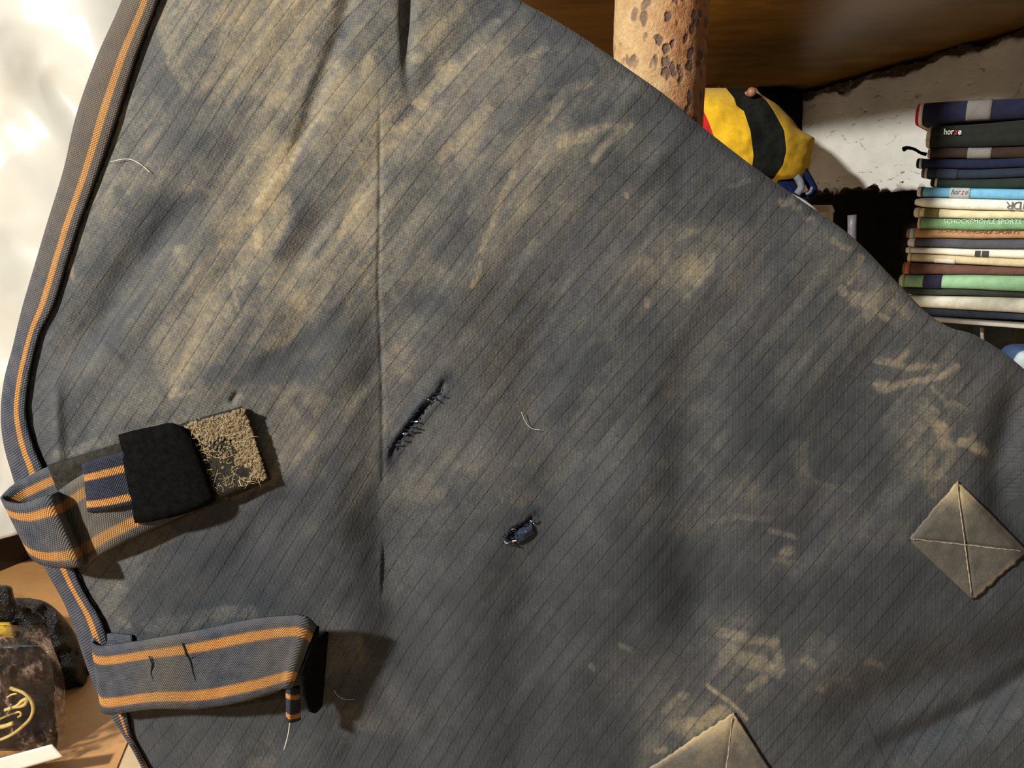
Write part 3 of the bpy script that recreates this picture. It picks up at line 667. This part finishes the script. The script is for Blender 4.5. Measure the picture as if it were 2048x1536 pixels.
# left wall, its dark baseboard and the glossy sheet on it
w0 = onplane(0, 1143, (0, 0, 0), (0, 0, 1))[:2]; w1 = onplane(95, 1104, (0, 0, 0), (0, 0, 1))[:2]
wd_ = (w1-w0)/np.linalg.norm(w1-w0); wn_ = np.array([wd_[1], -wd_[0]])   # points into the room
def wl(s, d): return tuple(w0+wd_*s+wn_*d)
struct(box('wall_left', [wl(-1.1, -.03), wl(1.3, -.03), wl(1.3, -.10), wl(-1.1, -.10)], 0, 2.4, m_plain('pale_wall_paint', (.66, .64, .58), .8, .2, 5, .06)))
struct(box('baseboard_left', [wl(-1.1, 0), wl(1.3, 0), wl(1.3, -.03), wl(-1.1, -.03)], 0, .135, m_plain('dark_brown_baseboard', (.018, .011, .008), .5, .4, 20, .3, .2, .002), None, .004))
def wall_sheet():
    n, m = 220, 200; s = np.linspace(-1.0, 1.2, n)[None, :]; z = np.linspace(.14, 2.2, m)[:, None]
    b = .16*fbm(s*1.5+3+.3*z, z*3.4+s*.9, 77, 2)-.03*np.abs(fbm(s*3+9+z, z*6.5-s, 83, 2))
    d = .03+np.clip(b*.6+.02, -.02, .12)
    h0 = np.array([-1.60, 1.93]); hd = np.array([.955, .295]); hn = np.array([.295, -.955]); sc = (s+1.0)*.42
    X = h0[0]+hd[0]*sc+hn[0]*d; Y = h0[1]+hd[1]*sc+hn[1]*d
    P = np.stack([X+0*z, Y+0*z, z+.12*sc], -1)
    o = shell('plastic_sheet', P[::-1], m_glossy_sheet(), .002)
    tag(o, 'crumpled glossy white plastic sheet covering the left wall', 'plastic sheet')
wall_sheet()

# right corner: plaster wall with a broken lower edge, black corner behind, board above
WA, WB = np.array([.78, 2.10]), np.array([1.108, 1.75]); we = (WB-WA)/np.linalg.norm(WB-WA); wn2 = np.array([we[1], -we[0]])
if wn2@(-WA) < 0: wn2 = -wn2
def board_z(x, y): return CAMZ+.297+.02*(x-.78)-.19*(y-2.1)
def right_wall():
    n, m = 240, 90; s = np.linspace(-.005, 1.5, n); t = np.linspace(0, 1, m)
    zb = CAMZ+.050+.004*fbm(s*12, s*0, 5, 4)-.035*np.exp(-((s-.0)/.06)**2)
    zt = board_z(WA[0]+we[0]*s, WA[1]+we[1]*s)-.004
    Z = zb[None]*(1-t[:, None])+zt[None]*t[:, None]
    rough = .006*fbm(s[None]*14+0*Z, Z*14, 15, 4)+.004*np.clip(1-t[:, None]/.06, 0, 1)*np.abs(fbm(s[None]*40+0*Z, Z*40, 19, 3))
    P = np.stack([WA[0]+we[0]*s[None]+wn2[0]*rough, WA[1]+we[1]*s[None]+wn2[1]*rough, Z], -1)
    jag = .016+.022*fbm(s*16, s*0+1, 29, 4)
    up = np.clip(1-((zt[None]-Z)-jag[None])/.008, 0, 1); lo = .9*np.clip(1-(Z-zb[None])/(.004+.012*np.abs(fbm(s*18, s*0, 3, 3)))[None], 0, 1)
    spot = np.exp(-(((s[None]-.30)**2+(zt[None]-Z-.075)**2)/.00002))
    o = shell('wall_right', P[::-1], PLASTER, .06, None, None, {'mud': np.clip(np.maximum(np.maximum(up, lo), spot), 0, 1)[::-1]})
    struct(o)
right_wall()
def wr(s, d): return tuple(WA+we*s+wn2*d)
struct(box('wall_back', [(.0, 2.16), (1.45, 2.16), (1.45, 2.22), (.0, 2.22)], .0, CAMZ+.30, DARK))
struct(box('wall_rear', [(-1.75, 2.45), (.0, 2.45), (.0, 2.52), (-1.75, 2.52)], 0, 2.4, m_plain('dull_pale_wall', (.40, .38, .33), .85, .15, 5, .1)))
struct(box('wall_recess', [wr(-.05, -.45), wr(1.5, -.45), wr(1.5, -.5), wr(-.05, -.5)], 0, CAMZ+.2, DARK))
struct(box('lid_recess', [wr(-.05, -.06), wr(1.5, -.06), wr(1.5, -.45), wr(-.05, -.45)], CAMZ+.10, CAMZ+.14, DARK))  # unseen lid, boxes in the recess to keep it dark
struct(box('wall_side_added', [(1.9, -1.2), (1.98, -1.2), (1.98, 2.3), (1.9, 2.3)], 0, 2.6, m_plain('dim_brown_wall', (.16, .12, .085), .85, .15, 6, .2)))  # unseen wall, added to cut ambient light from the right
def ceiling_board():
    cs = [(.0, 2.3), (.95, 2.3), (1.88, 1.35), (1.88, .72), (.03, .74), (.0, 1.32)]
    bm = bmesh.new(); lo = [bm.verts.new((x, y, board_z(x, y))) for x, y in cs]; hi = [bm.verts.new((x, y, board_z(x, y)+.022)) for x, y in cs]
    n = len(cs); bm.faces.new(lo[::-1]); bm.faces.new(hi)
    for i in range(n): bm.faces.new((lo[i], lo[(i+1) % n], hi[(i+1) % n], hi[i]))
    bmesh.ops.recalc_face_normals(bm, faces=bm.faces)
    me = bpy.data.meshes.new('ceiling'); bm.to_mesh(me); bm.free(); struct(link('ceiling', me, m_board(), None, False))
ceiling_board()

# rusty pole
def pole():
    Y = .86; a = V(1322, 40, Y); r = (V(1416, 40, Y)-V(1228, 40, Y)).length/2*.985
    n, m = 96, 200; th = np.linspace(0, 2*math.pi, n, endpoint=False); z = np.linspace(-a.z+.0, .62, m)
    rr = r+.0012*fbm(th[None]*5+0*z[:, None], z[:, None]*90, 91, 3)
    rr[:, -1] = rr[:, 0]
    P = np.stack([rr*np.cos(th)[None], rr*np.sin(th)[None], z[:, None]+0*th[None]], -1)
    f = []
    for i in range(m-1):
        j = np.arange(n); k = (j+1) % n; f.append(np.stack([i*n+j, i*n+k, (i+1)*n+k, (i+1)*n+j], -1))
    F_ = [list(x) for x in np.concatenate(f)]+[list(range(n))[::-1], list(range((m-1)*n, m*n))]
    o = from_np('steel_pole', P.reshape(-1, 3), F_, m_rust()); o.location = a
    tag(o, 'thick rusty steel pole with flaking tan paint standing behind the rug', 'pole')
pole()

# ------------------------------------------------------------------ loft of rows (soft bodies)
def soft(name, rows, Yf, thick, mats, parent=None, ncol=None, bulge=.5, crumple=.0, cs=40., cols=None, seed=3, nr=40, stripe=None, edgepow=.55):
    """rows: (py, xl, xr) outline; closed pillow whose front bulges to the camera"""
    rw = catmull(np.array(rows, float), nr); nc = ncol or 48
    u = np.linspace(0, 1, nc)[None, :]; t = np.linspace(0, 1, nr)[:, None]
    if cols is None: X = rw[:, 1:2]*(1-u)+rw[:, 2:3]*u
    else:
        cc = [np.interp(rw[:, 0], [p[0] for p in c], [p[1] for p in c]) for c in cols]; k = len(cc)-1
        uu = u[0]*k; i = np.minimum(uu.astype(int), k-1); fr = uu-i; cc = np.array(cc)
        X = (cc[i]*(1-fr)[:, None]+cc[i+1]*fr[:, None]).T
    Y = np.repeat(rw[:, :1], nc, 1)
    e = (np.clip(np.sin(u*math.pi), 0, 1)**edgepow)*(np.clip(np.sin(t*math.pi), 0, 1)**edgepow)
    cr = crumple*fbm(X/cs, Y/cs, seed, 4)*np.clip(e*3, 0, 1)
    Pf = atY(X, Y, Yf-thick*bulge*e+cr); Pb = atY(X, Y, Yf+thick*(1-bulge)*e+.0005+np.clip(cr, -.002, 1)*.3+.001)
    N = nr*nc; v = np.concatenate([Pf.reshape(-1, 3), Pb.reshape(-1, 3)])
    b = np.concatenate([np.arange(nc), np.arange(1, nr)*nc+nc-1, (nr-1)*nc+np.arange(nc-2, -1, -1), np.arange(nr-2, 0, -1)*nc]); b2 = np.roll(b, -1)
    f = np.concatenate([gridfaces(nr, nc, 0, True), gridfaces(nr, nc, N), np.stack([b, b2, b2+N, b+N], -1)])
    mi = None
    if stripe is not None:
        g = np.tile(np.array(stripe)[np.minimum((np.linspace(0, 1, nc-1, endpoint=False)*len(stripe)+1e-6).astype(int), len(stripe)-1)], nr-1)
        mi = np.concatenate([g, g, np.full(len(b), stripe[0])])
    return from_np(name, v, f, mats, parent, True, None, mi)

YEL = m_plain('yellow_fleece', (.72, .43, .018), .9, .1, 120, .12, .5, .003, .1); BLK = m_plain('black_fleece', (.012, .013, .011), .95, .1, 120, .3, .5, .003); RED = m_plain('red_fleece', (.50, .02, .02), .9, .1, 120, .15, .5, .003)
o = soft('striped_blanket', [(176, 1360, 1478), (188, 1355, 1520), (215, 1352, 1550), (262, 1350, 1608), (290, 1350, 1622), (325, 1350, 1615), (350, 1352, 1606), (358, 1360, 1596), (366, 1380, 1560)], 1.72, .22, [YEL, BLK, RED], None, 61, .55, .016, 45.,
    cols=[[(176, 1365), (230, 1350), (366, 1360)], [(176, 1395), (215, 1404), (245, 1418), (290, 1434), (366, 1450)], [(176, 1452), (196, 1468), (214, 1474), (220, 1487), (262, 1501), (310, 1507), (345, 1503), (366, 1490)], [(176, 1500), (200, 1532), (220, 1546), (260, 1568), (300, 1573), (330, 1566), (356, 1548), (366, 1535)], [(176, 1512), (190, 1524), (210, 1556), (238, 1584), (258, 1598), (276, 1630), (330, 1620), (352, 1618), (358, 1606), (366, 1570)]],
    stripe=[2, 0, 1, 0], nr=60, edgepow=.35)
tag(o, 'bulging yellow and black striped fleece blanket hung in the dark corner', 'blanket')
COPPER = m_plain('copper_knob', (.30, .13, .07), .4, .5, 80, .2)
def peg(x, y, label, Y=1.86):
    bm = bmesh.new(); p = V(x, y, Y)
    bmesh.ops.create_uvsphere(bm, u_segments=16, v_segments=10, radius=.0095, matrix=Matrix.Translation(p))
    bmesh.ops.create_cone(bm, cap_ends=True, segments=12, radius1=.006, radius2=.006, depth=.30, matrix=Matrix.Translation(p+Vector((0, .155, 0))) @ Matrix.Rotation(math.pi/2, 4, 'X'))
    me = bpy.data.meshes.new('coat_peg'); bm.to_mesh(me); bm.free(); tag(link('coat_peg', me, COPPER), label, 'peg')
peg(1440, 178, 'dim copper coat peg beside the rusty pole'); peg(1503, 184, 'copper coat peg above the black stripe of the blanket', 1.62)
BLACKCLOTH = m_plain('black_cloth', (.006, .006, .006), .95, .05, 40, .4, .4, .006)
o = soft('black_bag', [(168, 1500, 1590), (190, 1500, 1604), (230, 1505, 1606), (280, 1520, 1604), (330, 1530, 1600), (350, 1540, 1590)], 2.05, .12, BLACKCLOTH, None, 40, .5, .02, 22.)
tag(o, 'limp black bag hanging in the corner behind the striped blanket', 'bag')
# blue halter under the blanket
BLUE = m_plain('blue_webbing', (.006, .012, .055), .85, .1, 100, .3); SILV = m_plain('silver_webbing', (.17, .18, .20), .8, .1, 100, .2)
hr = root('halter', V(1600, 372, 1.66).to_tuple(), 'blue webbing halter with a grey stripe below the striped blanket', 'halter')
for pts, r_, m_ in (([(1550, 335), (1575, 372), (1590, 392), (1608, 394), (1626, 384), (1620, 366), (1602, 335)], .0095, BLUE), ([(1570, 335), (1582, 366), (1592, 380), (1602, 372), (1600, 335)], .008, BLUE), ([(1560, 362), (1578, 386), (1590, 396)], .008, BLUE)):
    tube('halter_strap', [V(x, y, 1.66+.002*i) for i, (x, y) in enumerate(pts)], r_, m_, hr, 8, 30)
tube('grey_stripe', [V(x, y, 1.645) for x, y in ((1592, 352), (1600, 362), (1602, 376), (1594, 388))], .0075, SILV, hr, 8, 20)
tube('grey_stripe', [V(x, y, 1.645) for x, y in ((1612, 388), (1620, 384), (1624, 374))], .003, SILV, hr, 8, 12)
fixes.append(hr)
CREAM = m_plain('cream_cloth', (.62, .57, .40), .85, .2, 60, .12)
o = soft('cream_cloth', [(410, 1624, 1664), (424, 1618, 1669), (450, 1612, 1666), (700, 1606, 1664), (1000, 1600, 1660), (1228, 1600, 1660)], 1.80, .05, CREAM, None, 24, .5, .01, 18.); tag(o, 'pale cream cloth hanging in the dark gap below the halter', 'cloth')
o = tube('white_cord', [V(x, y, 1.60) for x, y in ((1582, 392), (1606, 404), (1630, 424), (1650, 450))], .0052, m_plain('white_cord', (.5, .48, .42), .7), None, 8, 24); tag(o, 'thin white cord running along the rug edge below the halter', 'cord')
o = tube('metal_rod', [V(1704, y, 1.75) for y in (430, 470, 520, 600, 800, 1000, 1252)], .0095, m_plain('grey_steel_rod', (.16, .15, .17), .4, .5), None, 12, 12); tag(o, 'grey metal rod standing upright in the dark recess', 'rod')

# ------------------------------------------------------------------ stack of folded saddle pads
e1 = np.array([.80, -.60, 0]); e2 = np.array([.60, .80, 0]); S0 = atY(1832, 400, 1.25); S0 = np.array([S0[0], S0[1], 0])
def st_pt(px, py):   # point on the vertical front plane of the stack -> (s along e1, z)
    p = onplane(px, py, (S0[0], S0[1], 0), tuple(e2)); return float((p-S0)@e1), float(p[2])
def fabric(name, c, a=.14): return m_plain(name, srgb(*c), .88, .15, 90, a, .5, .0015, .05)
TXT = {}
def lettering(txt, mat, parent, s, z, dep, size, flip=False, width=None, shear=0):
    cu = bpy.data.curves.new('lettering', 'FONT'); cu.body = txt; cu.size = size; cu.extrude = .0003; cu.align_x = 'CENTER'; cu.align_y = 'CENTER'; cu.offset = size*.015 if size in (.013, .012) else 0; cu.resolution_u = 3; cu.shear = shear
    t = bpy.data.objects.new('tmp', cu); C.objects.link(t); bpy.context.view_layer.update()
    me = bpy.data.meshes.new_from_object(t.evaluated_get(bpy.context.evaluated_depsgraph_get())); bpy.data.objects.remove(t, do_unlink=True)
    co = np.zeros(len(me.vertices)*3, np.float32); me.vertices.foreach_get('co', co); co = co.reshape(-1, 3)
    if width: co[:, 0] *= width/max(1e-6, np.ptp(co[:, 0]))
    if flip: co[:, :2] *= -1
    P = S0[None]+np.outer(s+co[:, 0], e1)+np.outer(-dep-co[:, 2], e2); P[:, 2] = z+co[:, 1]
    me.vertices.foreach_set('co', P.astype(np.float32).ravel()); me.update()
    return link('lettering', me, mat, parent, False)
def pad(label, c, xl, yl, yr, ends=(), tags=(), crease=False, sag=0.0, prot=0.0, seed=0, extra=None):
    s0, zt0 = st_pt(xl, yl[0]); _, zb0 = st_pt(xl, yl[1]); s1, zt1 = st_pt(2048, yr[0]); _, zb1 = st_pt(2048, yr[1])
    Lx = .40; 
    def zz(s):
        k = (s-s0)/(s1-s0); k = np.minimum(k, 1.25); bow = sag*np.sin(np.clip(k, 0, 1)*math.pi)
        return zb0+(zb1-zb0)*k-bow, zt0+(zt1-zt0)*k-bow
    r = root('saddle_pad', (S0+e1*((s0+Lx)/2)+e2*.12+np.array([0, 0, zb0])).tolist(), label, 'saddle pad', 'saddle pads folded in the stack')
    body = fabric('pad_fabric', c)
    D = .28
    def section(s, grow=0.0, inset=0.0):
        zb, zt = zz(s); h = (zt-zb)/2; zc = (zt+zb)/2; a = np.linspace(-math.pi/2, math.pi/2, 15)
        zc = zc+.0022*float(fbm(np.array([s*11.]), np.array([zc*14.]), 9, 2)[0]); fr = np.abs(np.cos(a))**.9*np.minimum(h*1.1, .015); vz = np.sign(np.sin(a))*np.abs(np.sin(a))**.95*(h*.99+grow)
        fr = fr+grow
        if crease: fr = fr-np.exp(-(a/.16)**2)*.004
        fr = fr+prot+.0016*float(fbm(np.array([s*30.+seed]), np.array([seed*1.7]), 5, 2)[0])
        pts = [(-fr[i]+.012+inset, zc+vz[i]*(1-inset*38 if inset else 1)) for i in range(15)]
        pts += [(D, zc+h*.985+grow), (D, zc-h*.985-grow)]
        return pts
    def loft(name, sa, sb, mat, n, grow=0., rounded=False, par=r):
        ss = np.linspace(sa, sb, n); vs = []; 
        for i, s in enumerate(ss):
            q = 0.
            if rounded and i < 4: q = .012*(1-math.sqrt(1-(1-i/4.)**2))
            for d, z in section(s, grow, q): vs.append(S0+e1*s+e2*d+np.array([0, 0, z]))
        k = 17; f = []
        for i in range(n-1):
            for j in range(k): f.append([i*k+j, i*k+(j+1) % k, (i+1)*k+(j+1) % k, (i+1)*k+j])
        f += [list(range(k))[::-1], list(range((n-1)*k, n*k))]
        return from_np(name, vs, f, mat, par)
    px = (s1-s0)/(2048-xl)
    first = sum(w_ for _, w_ in ends)
    sa = s0
    loft('pad_body', s0+max(0, first-1)*px, s0+Lx, body, 40, 0, not ends)
    for i, (ec, w_) in enumerate(ends):
        loft('edge_piping', sa, sa+w_*px, fabric('pad_piping', ec, .08), 6 if i == 0 else 3, .0006, i == 0); sa += w_*px
    for tg in tags:
        xa, xb, va, vb, tc = tg[:5]
        sa_, sb_ = st_pt(xa, 400)[0], st_pt(xb, 400)[0]
        ss = np.linspace(sa_, sb_, 8); vv = np.linspace(va, vb, 9); P = np.zeros((9, 8, 3))
        for i, s in enumerate(ss):
            sec = np.array(section(s)[:15]); par = np.linspace(1, 0, 15)
            for j, v in enumerate(vv):
                d = np.interp(v, par[::-1], sec[::-1, 0]); z = np.interp(v, par[::-1], sec[::-1, 1])
                P[j, i] = S0+e1*s+e2*(d-.0012)+np.array([0, 0, z])
        lab = shell('woven_label', P, fabric('label_weave', tc, .1), .0008, r)
    r['_s'] = px
    if extra: extra(r, zz, px, prot)
    fixes.append(r); return r
INKW = m_plain('white_ink', (.75, .75, .70), .7); INKR = m_plain('red_ink', (.55, .02, .03), .7); INKG = m_plain('grey_ink', (.13, .13, .15), .7); INKM = m_plain('mint_ink', (.55, .72, .58), .7); INKB = m_plain('brown_ink', (.16, .085, .04), .7)
def word(parts, y, xa, xb, size, flip=False, dep=.0035, shear=0):
    def f(r, zz, px, prot):
        tot = sum(len(p[0]) for p in parts); x = xa
        for tx, m_ in parts:
            xe = x+(xb-xa)*len(tx)/tot; s, z = st_pt((x+xe)/2, y); zb, zt = zz(s); h = (zt-zb)/2; c_ = max(.25, 1-((z-(zt+zb)/2)/h)**2)**.5; lettering(tx, m_, r, s, z, c_**.9*min(h*1.1, .015)+prot-.012+dep, size, flip, (xe-x)*px*.92, shear); x = xe
    return f
PADS = [
 ('navy saddle pad with red and white end piping and grey label, topmost of the stack', (28, 30, 52), 1832, (208, 252), (194, 236), [((190, 28, 40), 10), ((225, 220, 212), 8)], [(1911, 1959, .1, .9, (110, 105, 101))], False, -.002, .004, None),
 ('black saddle pad with white lettering and a cream tie end, second from the top', (34, 36, 32), 1852, (254, 296), (237, 290), [((196, 180, 150), 12)], [], True, .001, .0, 'horze'),
 ('dark brown saddle pad with a silvery white label below the black pad', (54, 40, 33), 1853, (297, 316), (291, 314), [((190, 160, 150), 8)], [(1922, 1969, .05, .98, (120, 116, 111))], False, .001, 0, None),
 ('navy saddle pad with one white piping line below the dark brown pad', (28, 34, 58), 1830, (317, 336), (314, 333), [((24, 28, 46), 9), ((215, 210, 200), 5)], [], False, .002, 0, None),
 ('slate blue saddle pad with pale end loops between navy and dark green pads', (40, 48, 60), 1840, (337, 356), (334, 353), [((90, 84, 82), 10), ((200, 190, 180), 5)], [(1866, 1908, .1, .9, (47, 54, 66))], False, .002, 0, None),
 ('dark bottle green saddle pad with cream piping above the light blue pad', (38, 50, 44), 1858, (357, 373), (354, 376), [((30, 38, 34), 12), ((208, 190, 150), 5)], [], False, .002, 0, None),
 ('light sky blue saddle pad with white end and small grey label', (118, 182, 216), 1832, (374, 393), (377, 398), [((226, 222, 204), 11), ((60, 70, 76), 3)], [(1897, 1938, .0, .95, (176, 186, 186))], False, .001, .002, 'horze2'),
 ('white saddle pad with upside down black letters below the sky blue pad', (236, 234, 218), 1828, (394, 415), (399, 421), [], [], False, .001, .004, 'jdr'),
 ('cream saddle pad with a small olive label above the sage green pad', (222, 208, 170), 1825, (416, 435), (422, 438), [((226, 212, 174), 14)], [(1851, 1880, .15, .95, (112, 104, 62))], False, .001, .001, None),
 ('sage green saddle pad with pale lettering along its top', (124, 164, 120), 1834, (436, 458), (439, 460), [((216, 200, 158), 7)], [], False, .001, .002, 'green'),
 ('tan saddle pad with dark lettering and a pale blue edge', (180, 138, 96), 1810, (459, 477), (461, 477), [((140, 114, 92), 10), ((196, 206, 206), 8)], [], False, .0, .0, 'tan'),
 ('dark grey saddle pad lying in a white lined fold', (84, 84, 90), 1812, (478, 495), (478, 498), [((226, 222, 206), 18)], [], False, .0, -.001, None),
 ('white saddle pad with a dark diamond mark below the grey pad', (232, 228, 208), 1808, (496, 506), (499, 517), [((232, 228, 208), 12)], [(1964, 1975, .3, .9, (72, 70, 70)), (1978, 1992, .3, .9, (72, 70, 70))], False, .0, .003, None),
 ('beige saddle pad with a plain white label above the brown pad', (206, 190, 152), 1812, (507, 523), (518, 535), [((228, 216, 172), 10)], [(1883, 1926, .5, .98, (226, 220, 204))], False, .0, .0, None),
 ('chocolate brown saddle pad with a salmon pink end', (104, 74, 62), 1804, (524, 548), (536, 551), [((150, 92, 72), 8), ((196, 120, 94), 9)], [], False, .001, .002, None),
 ('mint green saddle pad with a navy label and pale lower edge', (146, 186, 144), 1797, (549, 573), (552, 584), [((190, 200, 158), 13)], [(1866, 1904, .02, .98, (44, 42, 62))], False, .0, .003, None),
 ('dark olive grey saddle pad below the mint green pad', (60, 64, 54), 1800, (574, 589), (585, 596), [], [], False, .0, .001, None),
 ('cream white thick saddle pad second from the bottom of the stack', (238, 234, 212), 1806, (590, 612), (597, 627), [], [], False, .001, .004, None),
 ('charcoal blue saddle pad at the bottom of the stack on the shelf', (58, 64, 74), 1815, (613, 631), (628, 642), [], [], False, .001, .0, None),
]
EX = {None: None, 'horze': word([('hor', INKW), ('z', INKR), ('e', INKW)], 264, 1887, 1924, .013, dep=.0014),
      'horze2': word([('hor', INKG), ('z', INKR), ('e', INKG)], 384, 1900, 1936, .012, dep=.0030, shear=.3),
      'jdr': word([('R', INKG), ('D', INKG), ('J', INKG)], 410, 2012, 2058, .0165, True, .0014),
      'green': word([('SCHOCKEMÖHLE SPORTS', INKM)], 443.5, 1880, 2046, .0095, dep=.0018),
      'tan': word([('SCHOCKEMÖHLE SPORTS', INKB)], 464, 1868, 2042, .0085, dep=.0018)}
for i, (lb, c, xl, yl, yr, en, tg, cr, sg, pr, ex) in enumerate(PADS):
    pad(lb, c, xl, yl, yr, en, tg, cr, sg, pr, i, EX[ex])
# black tie cord of the black pad
s_, z_ = st_pt(1845, 306)
def sp3(px, py, dep=0.): 
    s, z = st_pt(px, py); return (S0+e1*s-e2*dep+np.array([0, 0, z]))
o = tube('tie_cord', [sp3(1808, 298), sp3(1816, 296, .004), sp3(1830, 299, .006), sp3(1842, 306, .003), sp3(1853, 309, .0)], [.0042, .0028, .0022, .0022, .003], BLACKCLOTH, None, 8, 24); tag(o, 'short black tie cord sticking out left of the dark brown pad', 'cord')
# shelf, its post and the things below
def sh(s, d): q = S0+e1*s+e2*d; return (q[0], q[1])
sA, zA = st_pt(1870, 633); sB, zB = st_pt(2048, 643)
shelf = box('shelf_board', [sh(-.10, -.004), sh(.62, -.004), sh(.62, .42), sh(-.10, .42)], zA-.0085, zA-.002, m_plain('cream_shelf_edge', (.50, .47, .38), .7, .2, 30, .2), None, .002)
tag(shelf, 'thin cream edged shelf board carrying the stack of saddle pads', 'shelf')
post = box('shelf_post', [sh(.155, .10), sh(.205, .10), sh(.205, .15), sh(.155, .15)], 0, zA-.0085, m_plain('olive_brown_wood', (.075, .062, .040), .7, .2, 25, .3), None, .003); tag(post, 'olive brown wooden post under the saddle pad shelf', 'post')
o = tube('metal_highlight', [sp3(1957, 664, -.05), sp3(1958, 674, -.045), sp3(1959, 690, -.05), sp3(1964, 698, -.06)], .0028, m_plain('pale_metal', (.45, .43, .38), .4, .5), None, 8, 16); tag(o, 'small pale metal highlight on the post under the shelf', 'highlight')  # pale tube standing in for a highlight on metal
pb = root('blue_pouch', V(2060, 800, 1.12).to_tuple(), 'blue rounded pouch with a pale blue flap under the shelf', 'pouch')
soft('pouch_body', [(688, 2022, 2070), (694, 2008, 2110), (710, 1996, 2150), (740, 1988, 2170), (820, 1985, 2175), (900, 1990, 2170)], 1.12, .10, m_plain('blue_cloth', (.030, .060, .13), .7, .3, 60, .2), pb, 30, .5, .003)
soft('pouch_flap', [(700, 2050, 2100), (706, 2036, 2130), (722, 2026, 2160), (745, 2020, 2165), (800, 2020, 2165)], 1.07, .03, m_plain('pale_blue_cloth', (.42, .50, .52), .6, .3, 60, .08), pb, 24, .6, .002)
fixes.append(pb)

# ------------------------------------------------------------------ plastic wrapped goods on the floor, lower left
FILM = m_film(); GOLD = m_plain('gold_print', (.50, .38, .12), .5, .5, 90, .25); PANEL = m_plain('black_printed_card', (.010, .010, .011), .35, .5, 30, .3)
bag = root('packaged_goods', onplane(30, 1500, (0, 0, 0), (0, 0, 1)).tolist(), 'black packaged goods with a gold round emblem inside crinkled clear plastic on the floor', 'package')
soft('black_card', [(1290, -140, 88), (1300, -140, 96), (1360, -140, 108), (1420, -140, 110), (1470, -140, 116), (1500, -140, 112)], 1.285, .05, PANEL, bag, 40, .35, .006, 40.)
soft('film_wrap', [(1250, -150, 92), (1262, -150, 100), (1292, -150, 106), (1357, -150, 128), (1416, -150, 130), (1463, -150, 136), (1492, -150, 154), (1510, -150, 146), (1524, -150, 118), (1536, -150, 60)], 1.262, .10, FILM, bag, 80, .55, .045, 17., nr=90, seed=9)
lu = np.linspace(0, 1, 20)[None, :, None]; lv = np.linspace(0, 1, 8)[:, None, None]
lq = (np.array([-60., 1532])*(1-lu)+np.array([104., 1488])*lu)*(1-lv)+(np.array([-60., 1566])*(1-lu)+np.array([127., 1513])*lu)*lv
shell('white_label', atY(lq[..., 0], lq[..., 1], 1.190+.004*np.sin(lu[..., 0]*5)), m_plain('white_label_card', (.74, .72, .64), .7, .2, 20, .06), .002, bag)
def arc(cx, cy, rx, ry, a0, a1, rot, n=24):
    t = np.radians(np.linspace(a0, a1, n)); x = rx*np.cos(t); y = ry*np.sin(t); c, s = math.cos(rot), math.sin(rot)
    return [(cx+x_*c-y_*s, cy+x_*s+y_*c) for x_, y_ in zip(x, y)]
def gold(pts, r_): tube('gold_emblem', [V(x, y, 1.197) for x, y in pts], r_, GOLD, bag, 6, 40)
gold([(20, 1376), (34, 1380), (48, 1386), (60, 1398), (66, 1412), (65, 1426), (58, 1440), (46, 1452), (30, 1465), (12, 1475), (-8, 1482)], .0030)
gold([(14, 1395), (24, 1389), (34, 1387)], .0018); gold([(10, 1420), (20, 1417), (34, 1412), (44, 1402), (54, 1398), (48, 1410), (30, 1414)], .0034); gold([(0, 1438), (18, 1430), (38, 1424), (42, 1430), (36, 1434)], .0020); gold([(-4, 1454), (10, 1452), (26, 1446)], .0042); gold([(22, 1376), (32, 1380)], .0034)
fixes.append(bag)
bk = root('black_carrier_bag', onplane(60, 1400, (0, 0, 0), (0, 0, 1)).tolist(), 'black shiny carrier bag with a bit of yellow behind the gold emblem package', 'bag')
SHBLK = m_plain('shiny_black_plastic', (.008, .006, .005), .35, .35, 25, .4, .6, .01)
soft('bag_body', [(1196, -150, 60), (1204, -150, 92), (1228, -150, 122), (1260, -150, 146), (1300, -150, 166), (1345, -150, 188), (1385, -150, 204), (1420, -150, 202), (1450, -150, 184), (1475, -150, 160)], 1.56, .20, SHBLK, bk, 60, .5, .03, 30., nr=60, seed=5)
soft('bag_neck', [(1170, -40, 14), (1176, -60, 24), (1200, -60, 30), (1235, -60, 46), (1262, -60, 60)], 1.50, .06, SHBLK, bk, 24, .5, .008, 20.)
soft('film_fold', [(1186, 24, 40), (1200, 24, 56), (1240, 30, 92), (1262, 34, 110)], 1.52, .02, FILM, bk, 24, .5, .008, 20.)
soft('yellow_content', [(1244, -20, 20), (1252, -20, 26), (1266, -20, 32), (1276, -20, 30)], 1.47, .03, m_plain('yellow_fabric', (.55, .36, .03), .7), bk, 20, .5, .004, 14.)
fixes.append(bk)

for r in fixes: fix_parent(r)
for o in list(bpy.data.objects):
    if '_s' in o: del o['_s']
